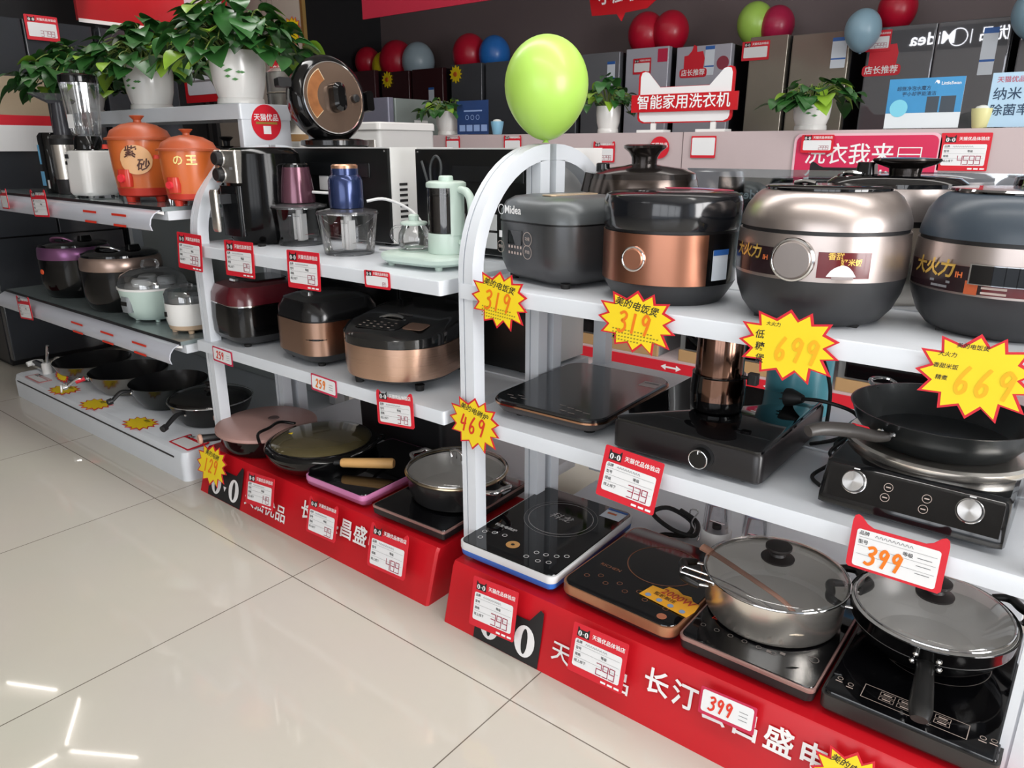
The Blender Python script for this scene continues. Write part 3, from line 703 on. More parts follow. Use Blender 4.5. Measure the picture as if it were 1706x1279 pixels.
T().text('科龙', .034, 0, .058, .0, .25).lying('lettering', M('silver_print', '#b8b8b8', .4), k, .0566)
t = T().text('科龙电磁炉', .014, -.088, -.075, .01)
for x, y in ((-.12, -.125), (-.095, -.115), (-.065, -.11), (-.11, -.155), (.05, -.13), (.075, -.125), (.10, -.115), (.10, -.15), (.075, -.16), (.04, -.16), (.12, -.10)): cook_ring(t, .006, .002, x, y)
t.lying('panel_print', M('silver_print', '#b8b8b8', .4), k, .0565)
t = T()
t.poly([(-.02 + .018 * math.cos(2 * PI * i / 24), -.135 + .018 * math.sin(2 * PI * i / 24)) for i in range(24)])
o = t.lying('orange_dial', M('dial_orange', '#b98a52', .4), k, .0566)
T().poly([(-.02 + .005 * math.cos(2 * PI * i / 16), -.135 + .005 * math.sin(2 * PI * i / 16)) for i in range(16)]).lying('dial_dot', BLACK_INK, o, .0004)
o = T().poly([(-.03, -.028), (.03, -.028), (.03, .028), (-.03, .028)]).lying('energy_label', M('energy_label_white', '#d5dde6', .5), k, .0565, (.105, .16))
T().poly([(-.03, .017), (.03, .017), (.03, .028), (-.03, .028)]).lying('label_band', M('energy_blue', '#2d62ae', .5), o, .0004)
T().poly([(-.02, -.004), (.008, -.004), (.008, .006), (-.02, .006)]).lying('label_print', M('orange_print', '#cf6a3a', .4), o, .0004)

COP = M('rose_copper_plastic', '#b07c5c', .3, .5)
k = cop_hob = hob('induction_cooker', 'copper rimmed induction cooker with a yellow promotion card, second on the right plinth', -.700, 1.418, -1.5, .294, .35, .052, .03, BLACK_M, COP, BLACK_G, .022)
t = T(); cook_ring(t, .088, .003, .01, .04); t.lying('hob_ring', M('ring_copper', '#85563e', .4), k, .0525)
t = T().text('RICHEN', .016, -.085, -.05, .005)
for i in range(9): cook_ring(t, .006, .0012, -.11 + i * .026, -.115 + (i % 2) * .02)
t.lying('panel_print', M('ring_copper', '#85563e', .4), k, .0525)
o = T().poly([(.105 + .011 * math.cos(2 * PI * i / 20), -.145 + .011 * math.sin(2 * PI * i / 20)) for i in range(20)]).lying('touch_key', M('key_copper', '#9c5f45', .4), k, .0526)
pc = thing('promotion_card', 'yellow and orange promotion card lying on the copper rimmed cooker', 'card', (-.612, 1.335, PZ + .0535), -8)
G().slab([(-.062, -.03), (.062, -.03), (.064, .0), (.058, .028), (.040, .03), (.028, .042), (.01, .036), (-.01, .044), (-.03, .04), (-.034, .022), (-.06, .018)], 0, .0015).make('card_board', M('promo_orange', '#e3a12c', .4), pc)
T().text('2000W', .030, .01, .016, .02, .1, .9).lying('big_print', M('promo_red', '#b03a2c', .4), pc, .0022)
T().text('整板触控', .014, -.012, -.003, .02).lying('print', M('promo_brown', '#6a4416', .4), pc, .0022)
t = T()
for i in range(4): t.poly([(-.045 + i * .03 + .007 * math.cos(2 * PI * j / 14), -.02 + .007 * math.sin(2 * PI * j / 14)) for j in range(14)])
t.lying('dots', M('promo_blue', '#7f93b4', .4), pc, .0021)

k = pink_hob = hob('induction_cooker', 'slim black induction cooker with a pink rim, under the stainless steel pot', -.407, 1.432, 0, .276, .38, .050, .014, BLACK_M, M('pale_pink_rim', '#a8857f', .3, .5), BLACK_G, .007)
T().text('快速', .016, 0, 0, .02, .3).lying('red_print', RED_INK, k, .0506, (-.09, -.09))
t = T(); cook_ring(t, .009, .0014, .11, -.10); t.poly([(.026, -.134), (.036, -.134), (.036, -.126), (.026, -.126)]).poly([(.05, -.124), (.06, -.124), (.06, -.116), (.05, -.116)])
for i in range(6): cook_ring(t, .005, .001, -.11 + i * .03, -.13)
t.lying('panel_print', M('faint_print', '#6b6460', .5), k, .0505)

def pot_lid(parent, r, z, h, knob_mat, knob_r, rim_mat, gmat=None, name='glass_lid'):
    prof = [(r - .002, z)] + [((r - .003) * math.cos(R(a)), z + h * math.sin(R(a))) for a in range(0, 84, 12)] + [(knob_r * .6, z + h)]
    li = G().lathe(prof, n=64, cap0=False, cap1=True).make(name, gmat or GLASS, parent)
    G().torus((0, 0, z), r - .001, .0026, 64, 8).make('rim', rim_mat, li)
    G().lathe([(knob_r, z + h + .0005), (knob_r * 1.02, z + h + .004), (knob_r * .5, z + h + .010), (knob_r * .45, z + h + .016), (knob_r * .8, z + h + .026), (knob_r * .8, z + h + .031), (knob_r * .5, z + h + .034)], n=32).make('lid_knob', knob_mat, li)
    return li
k = thing('steel_pot', 'stainless steel pot with a glass lid, utensils sticking out, on the pink rimmed cooker', 'pot', (-.424, 1.446, PZ + .0503), 0)
G().lathe([(.125, 0), (.137, .004), (.142, .014), (.146, .088), (.149, .090), (.149, .092), (.144, .090), (.139, .014), (.13, .006), (.01, .005)], n=72).make('pot_body', STEEL, k)
G().lathe([(.1435, .089), (.1385, .0145), (.129, .0068), (.01, .0062)], n=72, cap0=False).make('steel_lining', LINING, k)
pot_lid(k, .150, .0945, .032, M('knob_brown_black', '#1f1b1a', .45), .034, CHROME)
for a in (40, 208):
    ca, sa = math.cos(R(a)), math.sin(R(a)); tx, ty = -sa, ca
    hn = G().tube([(.162 * ca + tx * q, .162 * sa + ty * q, .072) if abs(q) > .04 else (.192 * ca + tx * q, .192 * sa + ty * q, .078) for q in (-.048, -.03, 0, .03, .048)], [.007, .010, .011, .010, .007], 12).make('handle', M('handle_black', '#161616', .35), k)
    for q in (-.044, .044): G().cyl((.143 * ca + tx * q, .143 * sa + ty * q, .070), (.166 * ca + tx * q, .166 * sa + ty * q, .072), .004).make('handle_bracket', CHROME, hn)
sk = thing('wire_skimmer', 'wire skimmer, its looped handle poking out of the steel pot', 'skimmer', (-.487, 1.345, PZ + .134), 8)
G().tube([(-.10, -.012, .010), (-.104, 0, .0105), (-.10, .012, .010)], .0022).make('loop_end', CHROME, sk)
for q in (-.012, .012): G().tube([(-.10, q, .010), (0, q * .9, .0), (.10, q * .6, -.03)], .0022).make('wire', CHROME, sk)
G().lathe([(.04, 0), (.03, -.012), (.01, -.018)], n=24, cap0=False).make('wire_basket', STEEL, sk, (.13, 0, -.045))
cs = thing('wooden_spatula', 'pinkish wooden spatula handle crossing the steel pot under its lid', 'spatula', (-.42, 1.40, PZ + .136), -8)
G().tube([(-.150, .01, .012), (-.10, .008, .004), (.02, .0, -.018), (.06, -.004, -.034)], [.009, .008, .007, .007], 10, flat=.5).make('handle', M('pink_wood', '#b98c7a', .5, var=.1, scale=8), cs)
G().tube([(-.172, .011, .0145), (-.146, .010, .0115)], [.012, .011], 10, smooth=False, flat=.6).make('handle_end', M('copper_end', '#c08f78', .35, .3), cs)

k = thing('induction_cooker', 'large black induction cooker with a raised control strip, rightmost on the right plinth', 'induction cooker', (-.117, 1.462, PZ), 0)
feet(k, .2, .3, .012, .014)
G().rr(.286, .43, .012, [(.01, .010), (.001, .02), (0, .050)]).make('body', M('smoke_grey_shell', '#2c2b2a', .35), k)
G().rr(.276, .42, .01, [(0, .0502), (.001, .0535)]).make('glass_top', BLACK_G, k)
G().rr(.276, .088, .008, [(0, .0537), (.001, .0555)], (0, -.166)).make('control_strip', BLACK_G, k)
t = T(); Z_ = -.166
for a in ((-.085, -.02, .085, -.02), (-.085, .02, .085, .02), (-.085, -.02, -.085, .02), (.085, -.02, .085, .02)): t.bar(a[0] + .005, Z_ + a[1], a[2] + .005, Z_ + a[3], .0012)
for i in range(4):
    for b in (-.004, .010):
        x0 = -.052 + i * .03; t.bar(x0, Z_ + b - .005, x0 + .024, Z_ + b - .005, .0008); t.bar(x0, Z_ + b + .005, x0 + .024, Z_ + b + .005, .0008); t.bar(x0, Z_ + b - .005, x0, Z_ + b + .005, .0008); t.bar(x0 + .024, Z_ + b - .005, x0 + .024, Z_ + b + .005, .0008)
        t.poly([(x0 + .005, Z_ + b - .0015), (x0 + .019, Z_ + b - .0015), (x0 + .019, Z_ + b + .0015), (x0 + .005, Z_ + b + .0015)])
for x, z_ in ((-.122, .006), (-.102, .0), (.112, .002), (.128, .006)):
    cook_ring(t, .0045, .001, x, Z_ + z_); t.poly([(x - .006, Z_ + z_ - .011), (x + .006, Z_ + z_ - .011), (x + .006, Z_ + z_ - .0085), (x - .006, Z_ + z_ - .0085)])
t.lying('panel_print', M('pale_print', '#b9a9a0', .5), k, .0558)
t = T(); cook_ring(t, .10, .0012, 0, .04); t.lying('hob_ring', M('faint_print', '#6b6460', .5), k, .0538)
k = thing('wok', 'black wok with a shallow glass lid and a black stub handle, on the rightmost cooker', 'wok', (-.134, 1.505, PZ + .0537), 0)
G().lathe([(.085, 0), (.10, .006), (.125, .030), (.139, .052), (.143, .060), (.1455, .064), (.149, .090), (.151, .092), (.150, .094), (.147, .091), (.140, .062), (.122, .034), (.095, .010), (.01, .008)], n=72).make('pan_body', [BLACK], k)
G().lathe([(.0945, .0108), (.1215, .0348), (.139, .062), (.1455, .090), (.1448, .0902), (.1375, .063), (.120, .0365), (.093, .0125), (.01, .0125)], n=72, cap0=False).make('steel_lining', LINING, k)
G().torus((0, 0, .062), .1435, .0015, 72, 6).make('bead', M('grey_line', '#5c5c5c', .3), k)
pot_lid(k, .141, .096, .026, M('knob_brown_black', '#1f1b1a', .45), .034, CHROME)
a = R(-82); ca, sa = math.cos(a), math.sin(a)
G().tube([(.143 * ca, .143 * sa, .058), (.165 * ca, .165 * sa, .056), (.205 * ca, .205 * sa, .046), (.245 * ca, .245 * sa, .036), (.268 * ca, .268 * sa, .030)], [.016, .015, .018, .020, .014], 14, flat=.7).make('handle', M('handle_black', '#161616', .35), k)
for q, zz in ((-.022, .060), (.022, .060), (-.018, .076), (.02, .076)): G().lathe([(.006, 0), (.005, .004), (.002, .006)], n=12).make('rivet', CHROME, k, (.146 * ca + q, .149 * sa, zz), (PI / 2, 0, 0))
for a in (196, 42):
    ca, sa = math.cos(R(a)), math.sin(R(a)); tx, ty = -sa, ca
    hn = G().tube([(.158 * ca + tx * q, .158 * sa + ty * q, .082) if abs(q) > .035 else (.185 * ca + tx * q, .185 * sa + ty * q, .086) for q in (-.045, -.03, 0, .03, .045)], [.006, .009, .0095, .009, .006], 12).make('handle', M('handle_black', '#161616', .35), k)
    for q in (-.042, .042): G().cyl((.144 * ca + tx * q, .144 * sa + ty * q, .082), (.161 * ca + tx * q, .161 * sa + ty * q, .082), .0035).make('handle_bracket', CHROME, hn)

# small things lying at the back of the right plinth shelf
def cup(label, x, y):
    c = thing('blender_cup', label, 'cup', (x, y, LOW), 0, 'clear cups with white bases behind the pots')
    G().lathe([(.036, 0), (.04, .004), (.04, .05), (.038, .054)], n=32).make('base', PLASTIC_W, c)
    G().lathe([(.037, .0545), (.036, .06), (.034, .13), (.036, .135)], n=32, cap1=False).make('cup_wall', CLEAR, c)
    G().lathe([(.012, .0545), (.012, .068), (.006, .07)], n=16).make('blade_hub', DARK, c)
    G().box(-.02, .02, -.003, .003, .069, .071).make('blade', CHROME, c)
    G().lathe([(.037, .135), (.037, .15), (.03, .155)], n=32).make('cap', M('lilac_cap', '#9a9ab4', .3), c)
cup('clear cup on a white base, left of the pair behind the steel pot', -.665, 1.705)
cup('clear cup on a white base, right of the pair behind the steel pot', -.56, 1.70)
z = LOW + .007
cord(cop_hob, [(-.80, 1.58, z), (-.80, 1.66, z), (-.745, 1.70, z), (-.76, 1.76, z + .01), (-.84, 1.78, z + .02), (-.86, 1.72, z + .022), (-.78, 1.68, z + .015), (-.72, 1.69, z + .012), (-.74, 1.75, z + .02), (-.80, 1.77, z + .03)], .0065)
cord(cop_hob, [(-.775, 1.79, z), (-.77, 1.77, z + .04), (-.745, 1.765, z + .045), (-.75, 1.74, z + .02), (-.72, 1.72, z), (-.71, 1.69, z)], .0022, CHROME, name='tie_wire')
cord(pink_hob, [(-.47, 1.62, z), (-.44, 1.75, z), (-.47, 1.80, z), (-.42, 1.74, z + .008), (-.37, 1.70, z + .01), (-.33, 1.69, z), (-.35, 1.66, z + .006), (-.42, 1.70, z + .012), (-.45, 1.76, z + .01)], .0042, twist=4)
k = thing('power_adapter', 'black rectangular cord adapter lying behind the steel pot handle', 'adapter', (-.275, 1.70, LOW), 12)
G().rr(.06, .04, .006, [(.001, 0), (0, .003), (0, .022), (.002, .024)]).make('case', BLACK_M, k)
T().poly([(-.012, -.003), (.012, -.003), (.012, .003), (-.012, .003)]).lying('case_print', GREY_INK, k, .0243)
bt = thing('glass_tube', 'greenish glass tube with a clear cap lying behind the wok', 'bottle', (-.115, 1.742, LOW + .026), 0, rot=(0, R(90), R(-6)))
G().lathe([(.012, -.12), (.024, -.115), (.025, .06), (.018, .085)], n=28).make('tube', glass('green_glass', '#c5dbd5', .7, .1), bt)
G().lathe([(.019, .085), (.022, .088), (.022, .125), (.018, .128)], n=28).make('cap', CLEAR, bt)
for i in range(4): G().cyl((.012 * math.cos(i * 1.57), .012 * math.sin(i * 1.57), .086), (.012 * math.cos(i * 1.57), .012 * math.sin(i * 1.57), .12), .002).make('prong', CHROME, bt)
# ================================================================ MIDDLE RACK
# air fryer
k = thing('air_fryer', 'tall black air fryer with a steel knob panel and a steel handle', 'air fryer', (-2.262, 1.50, TOP), 3)
feet(k, .18, .2, .008, .014)
G().rr(.25, .265, .124, [(.02, .006), (.006, .02), (0, .06), (.004, .22), (.012, .29), (.03, .306), (.05, .31)], k=10).make('body', M('fryer_black', '#0a0a0b', .13, spec=.22), k)
pn = G().rr(.115, .030, .006, [(0, .20), (0, .298), (.003, .301)], (-.012, -.122)).make('control_panel', STEEL, k)
for z in (.275, .225):
    d = G().lathe([(.022, 0), (.021, .018), (.018, .021)], n=28).make('knob', BLACK_M, pn, (-.035, -.137, z), (PI / 2, 0, 0))
    G().torus((0, 0, .001), .0235, .002).make('knob_ring', CHROME, d)
T().poly([(-.008, -.004), (.008, -.004), (.008, .004), (-.008, .004)]).make('panel_print', GREY_INK, pn, 0, (.02, -.1375, .245))
G().rr(.11, .03, .014, [(0, .03), (0, .19)], (-.010, -.120)).make('drawer_front', M('fryer_drawer', '#121315', .16, spec=.3), k)
hb = G().rr(.03, .05, .006, [(0, .135), (0, .165)], (-.015, -.155)).make('handle_bridge', DARK, k)
G().rr(.036, .016, .007, [(.003, .048), (0, .056), (0, .172), (.003, .18)], (-.015, -.186)).make('handle', STEEL, k)

def chopper(label, x, y, rz, col, taper):
    k = thing('food_chopper', label, 'food chopper', (x, y, TOP), rz)
    G().lathe([(.072, .0), (.075, .003), (.079, .03), (.090, .118), (.092, .122)], n=56, cap0=True, cap1=False).make('glass_bowl', GLASS, k)
    G().torus((0, 0, .003), .073, .002, 48, 6).make('bowl_foot', CLEAR, k)
    G().torus((0, 0, .121), .092, .0022, 56, 6).make('bowl_rim', CLEAR, k)
    G().lathe([(.091, .123), (.090, .128), (.05, .136)], n=48, cap0=True).make('lid', M('lid_smoke', '#4c4b4d', .15, coat=.3), k)
    c = M(col[0], col[1], .22, .6, coat=.3)
    if taper: pr = [(.056, .137), (.056, .15), (.050, .20), (.043, .248)]
    else: pr = [(.050, .137), (.0515, .15), (.051, .215), (.046, .228), (.040, .232), (.040, .250)]
    G().lathe(pr).make('motor_body', c, k)
    z = pr[-1][1]
    G().lathe([(pr[-1][0] - .001, z), (pr[-1][0] - .001, z + .008), (pr[-1][0] - .006, z + .012)]).make('press_cap', BLACK if taper else M('rose_gold_cap', '#b98d70', .3, .8), k)
    G().lathe([(.012, .012), (.012, .11), (.008, .122)], n=16).make('blade_shaft', PLASTIC_W, k)
    for a, zz in ((0, .03), (180, .05), (90, .075), (270, .09)):
        G().loft([[(.010, -.006, zz), (.055, .004, zz + .006), (.05, .012, zz + .006), (.010, .008, zz)], [(.010, -.006, zz + .001), (.055, .004, zz + .007), (.05, .012, zz + .007), (.010, .008, zz + .001)]]).xf(Matrix.Rotation(R(a), 4, 'Z')).make('blade', CHROME, k)
    for q in (-.016, .016): G().box(q - .003, q + .003, -.012, .012, .015, .10).make('blade_guard', PLASTIC_W, k)
    return k
chopper('purple topped food chopper with a clear glass bowl, nearer the air fryer', -2.118, 1.525, 10, ('plum_metal', '#6f4857'), True)
k = chopper('navy blue topped food chopper with a clear glass bowl and a white cord', -1.81, 1.475, 0, ('navy_metal', '#2c3a63'), False)
W = M('white_cord', '#dcdcdc', .4)
cord(k, [(-1.765, 1.515, TOP + .155), (-1.73, 1.56, TOP + .16), (-1.66, 1.60, TOP + .125), (-1.585, 1.595, TOP + .06), (-1.565, 1.60, TOP + .012)], .0045, W)
cord(k, [(-1.865, 1.53, TOP + .185), (-1.93, 1.60, TOP + .178), (-2.00, 1.58, TOP + .168), (-2.065, 1.545, TOP + .17)], .0045, W)
cord(k, [(-1.565, 1.60, TOP + .006), (-1.63, 1.595, TOP + .005), (-1.72, 1.60, TOP + .005), (-1.80, 1.585, TOP + .005)], .0045, W)

MINT = M('pale_mint_plastic', '#c4d6cc', .3, var=.01)
k = thing('teapot_tray', 'pale mint electric tray under the small glass pot and the tall glass kettle', 'tray', (-1.452, 1.463, TOP), 3)
feet(k, .17, .13, .012, .011, MINT)
G().rr(.262, .205, .07, [(.012, .010), (.002, .018), (0, .028), (.003, .034), (.01, .036)], k=10).make('base', MINT, k)
G().lathe([(.045, .0362), (.045, .0385)], (-.062, .005)).make('hot_plate', M('plate_grey_green', '#a9bdb4', .3), k)
k = thing('electric_kettle', 'tall glass kettle with a pale mint lid and handle, beside the front post', 'kettle', (-1.405, 1.482, TOP + .0363), 82)
G().lathe([(.052, 0), (.053, .004), (.052, .050), (.051, .054)]).make('base', MINT, k)
G().lathe([(.0505, .0545), (.0505, .172)], cap0=False, cap1=False).make('glass_wall', glass('smoke_glass', '#b9b4b2', .8, .06), k)
G().lathe([(.043, .056), (.043, .150), (.036, .154)]).make('strainer', M('tea_dark', '#2f2628', .35), k)
G().lathe([(.053, .172), (.054, .178), (.053, .184), (.046, .188)]).make('lid', MINT, k)
G().lathe([(.02, .188), (.019, .199), (.016, .202)], n=28).make('lid_knob', MINT, k)
G().arcband(.0512, -28, 20, .05, .174, .004, 8).make('handle_spine', MINT, k)
G().tube([(.004, -.054, .168), (.006, -.076, .163), (.008, -.092, .140), (.008, -.094, .09), (.006, -.080, .045), (.004, -.055, .03)], [.012, .013, .013, .012, .011, .011], 12, flat=.8).make('handle', MINT, k)
k = thing('glass_teapot', 'small round glass teapot with a pale mint lid on the tray', 'teapot', (-1.512, 1.462, TOP + .0388), 0)
G().lathe([(.030, 0), (.040, .006), (.045, .022), (.042, .045), (.033, .060), (.031, .066)], cap1=False).make('pot_body', GLASS, k)
G().lathe([(.036, .067), (.038, .071), (.036, .075), (.02, .078)]).make('lid', MINT, k)
G().lathe([(.014, .078), (.0145, .092), (.011, .095)], n=24).make('lid_knob', MINT, k)
G().tube([(-.034, -.012, .060), (-.058, -.02, .058), (-.068, -.024, .038), (-.058, -.02, .018), (-.042, -.014, .012)], .0035, 10).make('handle', GLASS, k)
G().tube([(.036, .012, .025), (.055, .018, .045), (.064, .021, .066)], [.009, .006, .005], 10).make('spout', GLASS, k)

# middle shelf cookers
def square_cooker(label, x, y, rz, w, d, h, split, base_c, band_c, lid_c, rad=.07, base_h=.04):
    k = thing('rice_cooker', label, 'rice cooker', (x, y, MID), rz)
    feet(k, w * .62, d * .62, .010, .013)
    G().rr(w, d, rad, [(.035, .007), (.014, .018), (.004, base_h * .8), (0, base_h)], k=10).make('base', DARK, k)
    G().rr(w, d, rad, [(0, base_h), (-.002, (base_h + split) / 2), (0, split)], k=10).make('body', BLACK, k)
    G().rr(w - .003, d - .003, rad, [(.001, split), (.001, split + .005)], k=10).make('seam', CHROME if band_c is None else BLACK_M, k)
    G().rr(w, d, rad, [(0, split + .005), (.003, split + (h - split) * .45), (.018, h - .012), (.05, h - .002), (.08, h)], k=10).make('lid', lid_c, k)
    return k
PLUM = M('dark_wine_plastic', '#571720', .26, coat=.4)
k = square_cooker('dark wine red rice cooker with a black body, leftmost on the middle shelf', -2.285, 1.44, -8, .25, .27, .215, .140, DARK, None, PLUM)
G().rr(.15, .15, .04, [(0, .2152), (.003, .2185)], (0, .02), 8).make('lid_panel', BLACK, k)
G().rr(.05, .02, .006, [(0, .2152), (.002, .222)], (0, -.075)).make('open_button', CHROME, k)
def front_band(k, w, d, z0, z1, mat, wrap, rad, off=.0022):
    """metal sheet wrapped round the front and part of the sides"""
    P = [p for p in rrect(w + 2 * off, d + 2 * off, rad + off, 10)]
    P = [p for p in P if p[1] < d / 2 - wrap]; P.sort(key=lambda p: math.atan2(p[0], -p[1]))
    P = [(-(w / 2 + off), d / 2 - wrap)] + P + [((w / 2 + off), d / 2 - wrap)]
    g = G(); V0 = [g.bm.verts.new((x, y, z0)) for x, y in P]; V1 = [g.bm.verts.new((x, y, z1)) for x, y in P]
    for i in range(len(P) - 1): g.bm.faces.new((V0[i], V0[i + 1], V1[i + 1], V1[i]))
    return g.make('metal_band', mat, k)
k = square_cooker('black rice cooker with a bronze front band, right of the wine red cooker', -1.905, 1.45, -6, .255, .27, .212, .142, DARK, 1, M('lid_black', '#161617', .2, coat=.2))
front_band(k, .255, .27, .040, .143, BRONZE, .13, .07)
G().rr(.055, .022, .008, [(0, .208), (.003, .2205)], (0, -.07)).make('open_button', CHROME, k)
ROSE = M('rose_gold_steel', '#cfab96', .28, 1, var=.012, brush=True)
k = thing('rice_cooker', 'wide low rice cooker with a rose gold band and black sloping lid', 'rice cooker', (-1.548, 1.462, MID), 14)
feet(k, .19, .22, .016, .013)
G().rr(.30, .36, .13, [(.045, .014), (.02, .022), (.004, .034)], k=12).make('base', DARK, k)
G().rr(.30, .36, .13, [(.003, .034), (0, .06), (0, .118)], k=12).make('band', ROSE, k)
g = G(); rings = []
for ins, zf, zb in ((0, .119, .123), (.0, .140, .160), (.008, .149, .179), (.022, .1545, .1895), (.036, .156, .192)):
    rings.append([(x, y, zf + (zb - zf) * (y + .18) / .36) for x, y in rrect(.302 - 2 * ins, .362 - 2 * ins, .13 - ins * .6, 12)])
g.loft(rings).make('lid', M('lid_black_gloss', '#101011', .13, coat=.4), k)
ct = thing_panel = G().loft([[(x, y, .1598 + .1 * (y + .145) + dz) for x, y in rrect_at(-.085, .05, -.145, -.065, .02)] for dz in (0, .0016)]).make('control_panel', BLACK_G, k)
G().loft([[(x, y, .1598 + .1 * (y + .145) + dz) for x, y in rrect_at(.055, .115, -.125, -.075, .008)] for dz in (0, .0016)]).make('label_plate', M('bronze_label', '#7d6152', .4), k)
G().tube([(-.055, -.055, .168), (-.03, -.05, .1745), (0, -.05, .1755), (.02, -.055, .171)], [.006, .008, .008, .006], 10, flat=.6).make('open_button', CHROME, k)
t = T()
for i in range(5):
    for j in range(3): t.poly([(-.07 + i * .022, -.135 + j * .018), (-.062 + i * .022, -.135 + j * .018), (-.062 + i * .022, -.132 + j * .018), (-.07 + i * .022, -.132 + j * .018)])
o = t.lying('panel_print', M('pale_print', '#b9a9a0', .5), k, 0); o.rotation_euler = (math.atan(.1), 0, 0); o.location = (0, 0, .1765)
o = T().text('Midea', .022, 0, -.02, .01).lying('lettering', M('faint_print', '#6b6460', .5), k, .1755, (0, 0)); o.rotation_euler = (.0997, 0, 0)
G().lathe([(.011, 0), (.010, .006)], n=18).make('side_knob', BLACK_M, k, (.151, .03, .098), (0, PI / 2, 0))
k.scale = (1.06, 1.06, 1.08)
# pans on the middle plinth
PZM = .155
PINKM = M('dusty_pink_metal', '#b48f88', .4, .2, var=.03)
k = thing('frying_pan', 'deep black pan with a dusty pink lid, leftmost on the left red plinth', 'frying pan', (-2.235, 1.395, PZM), 0)
G().lathe([(.125, 0), (.145, .006), (.16, .035), (.164, .062), (.166, .066), (.14, .064)], n=64).make('pan_body', BLACK, k)
li = G().lathe([(.172, .0675), (.176, .071), (.175, .081), (.165, .086), (.06, .09)], n=64).make('lid', PINKM, k)
G().lathe([(.020, .09), (.018, .0925)], (-.0, .03), 24).make('lid_vent', M('vent_dark', '#5d4a48', .5), li)
G().slab([(-.155, -.085), (-.205, -.088), (-.215, -.07), (-.205, -.055), (-.16, -.045)], .068, .084).make('lid_lip', PINKM, li)
G().tube([(-.10, -.12, .04), (-.125, -.16, .04), (-.135, -.178, .040)], [.013, .014, .016], 14).make('handle', BLACK_M, k)
G().lathe([(.0165, 0), (.019, .004), (.016, .012)], n=24).make('handle_end', M('pink_end', '#c99f8c', .4), k, (-.1352, -.178, .040), Vector((-.25, -.97, 0)).to_track_quat('Z', 'Y').to_euler())
GOLDG = M('smoky_gold_lid', '#5b5234', .1, .3, coat=.6)
k = thing('electric_pan', 'round black electric pan with a smoky gold lid and a wooden handle', 'frying pan', (-1.935, 1.405, PZM), 0)
feet(k, .18, .18, .012, .014)
G().lathe([(.12, .010), (.15, .02), (.176, .05), (.184, .068), (.186, .078), (.180, .086), (.168, .09)], n=64).make('pan_body', BLACK, k)
li = G().lathe([(.165, .0902), (.160, .096), (.12, .106), (.05, .112)], n=64).make('lid', GOLDG, k)
G().torus((0, 0, .091), .166, .0028, 64, 6).make('lid_rim', BLACK, li)
G().slab([(-.09, -.075), (-.055, -.072), (-.065, -.055), (-.085, -.062)], .1115, .112).make('lid_sticker', YELLOW, li, (0, .01, -.004))
for a in (200, 20):
    ca, sa = math.cos(R(a)), math.sin(R(a)); tx, ty = -sa, ca
    G().tube([(.170 * ca + tx * q, .170 * sa + ty * q, .088) if abs(q) > .08 else (.205 * ca + tx * q, .205 * sa + ty * q, .104) for q in (-.10, -.06, 0, .06, .10)], .0055, 10).make('loop_handle', BLACK, k)
wa, wb = Vector((.165, -.075, .075)), Vector((.33, .02, .085)); wd = (wb - wa).normalized()
G().cyl(wa - wd * .01, wa + wd * .02, .008).make('handle_neck', BLACK_M, k)
G().lathe([(.0125, 0), (.0145, .006), (.016, .09), (.0165, .165), (.013, .172)], n=24).make('wooden_handle', M('pale_wood', '#d5a566', .5, var=.06, scale=30), k, wa + wd * .02, wd.to_track_quat('Z', 'Y').to_euler())
hob('induction_cooker', 'small black induction hob with a bright pink rim, under the wooden handle', -1.70, 1.445, 2, .27, .38, .048, .02, M('pink_shell', '#a85f86', .35), M('bright_pink_rim', '#d284b4', .3), BLACK_G, .014, z=PZM)
k = hob('induction_cooker', 'wide black induction hob with a thin pink line, under the glass lidded pot', -1.378, 1.446, 2, .275, .385, .046, .008, BLACK_M, M('pale_pink_rim', '#a8857f', .3, .5), BLACK_G, .005, z=PZM)
o = T().poly([(-.02, -.018), (.02, -.018), (.02, .018), (-.02, .018)]).lying('label', M('energy_label_white', '#d5dde6', .5), k, .0466, (.11, .10))
T().poly([(-.012, -.01), (.012, -.01), (.012, .01), (-.012, .01)]).lying('label_print', GREY_INK, o, .0004)
k = thing('stew_pot', 'grey black stew pot with steel handles and a glass lid, left of the front post', 'pot', (-1.362, 1.452, PZM + .0465), 0)
G().lathe([(.115, 0), (.132, .006), (.142, .035), (.146, .078), (.144, .078), (.13, .01), (.01, .008)], n=64).make('pot_body', M('stew_pot_black', '#242425', .25, .3), k)
G().torus((0, 0, .081), .147, .0045, 64, 8).make('steel_rim', M('champagne_steel', '#b9a98f', .2, 1), k)
G().lathe([(.143, .074), (.128, .0125), (.01, .0105)], n=64, cap0=False).make('steel_lining', LINING, k)
li = pot_lid(k, .146, .087, .024, BLACK, .001, CHROME)
G().tube([(-.02, 0, .112), (-.022, 0, .13), (0, 0, .138), (.022, 0, .13), (.02, 0, .112)], .005, 10).make('lid_loop', CHROME, li)
for a in (172, -5):
    ca, sa = math.cos(R(a)), math.sin(R(a)); tx, ty = -sa, ca
    G().tube([(.144 * ca + tx * q, .144 * sa + ty * q, .066) if abs(q) > .03 else (.186 * ca + tx * q, .186 * sa + ty * q, .074) for q in (-.042, -.028, 0, .028, .042)], .0075, 12).make('steel_handle', CHROME, k)

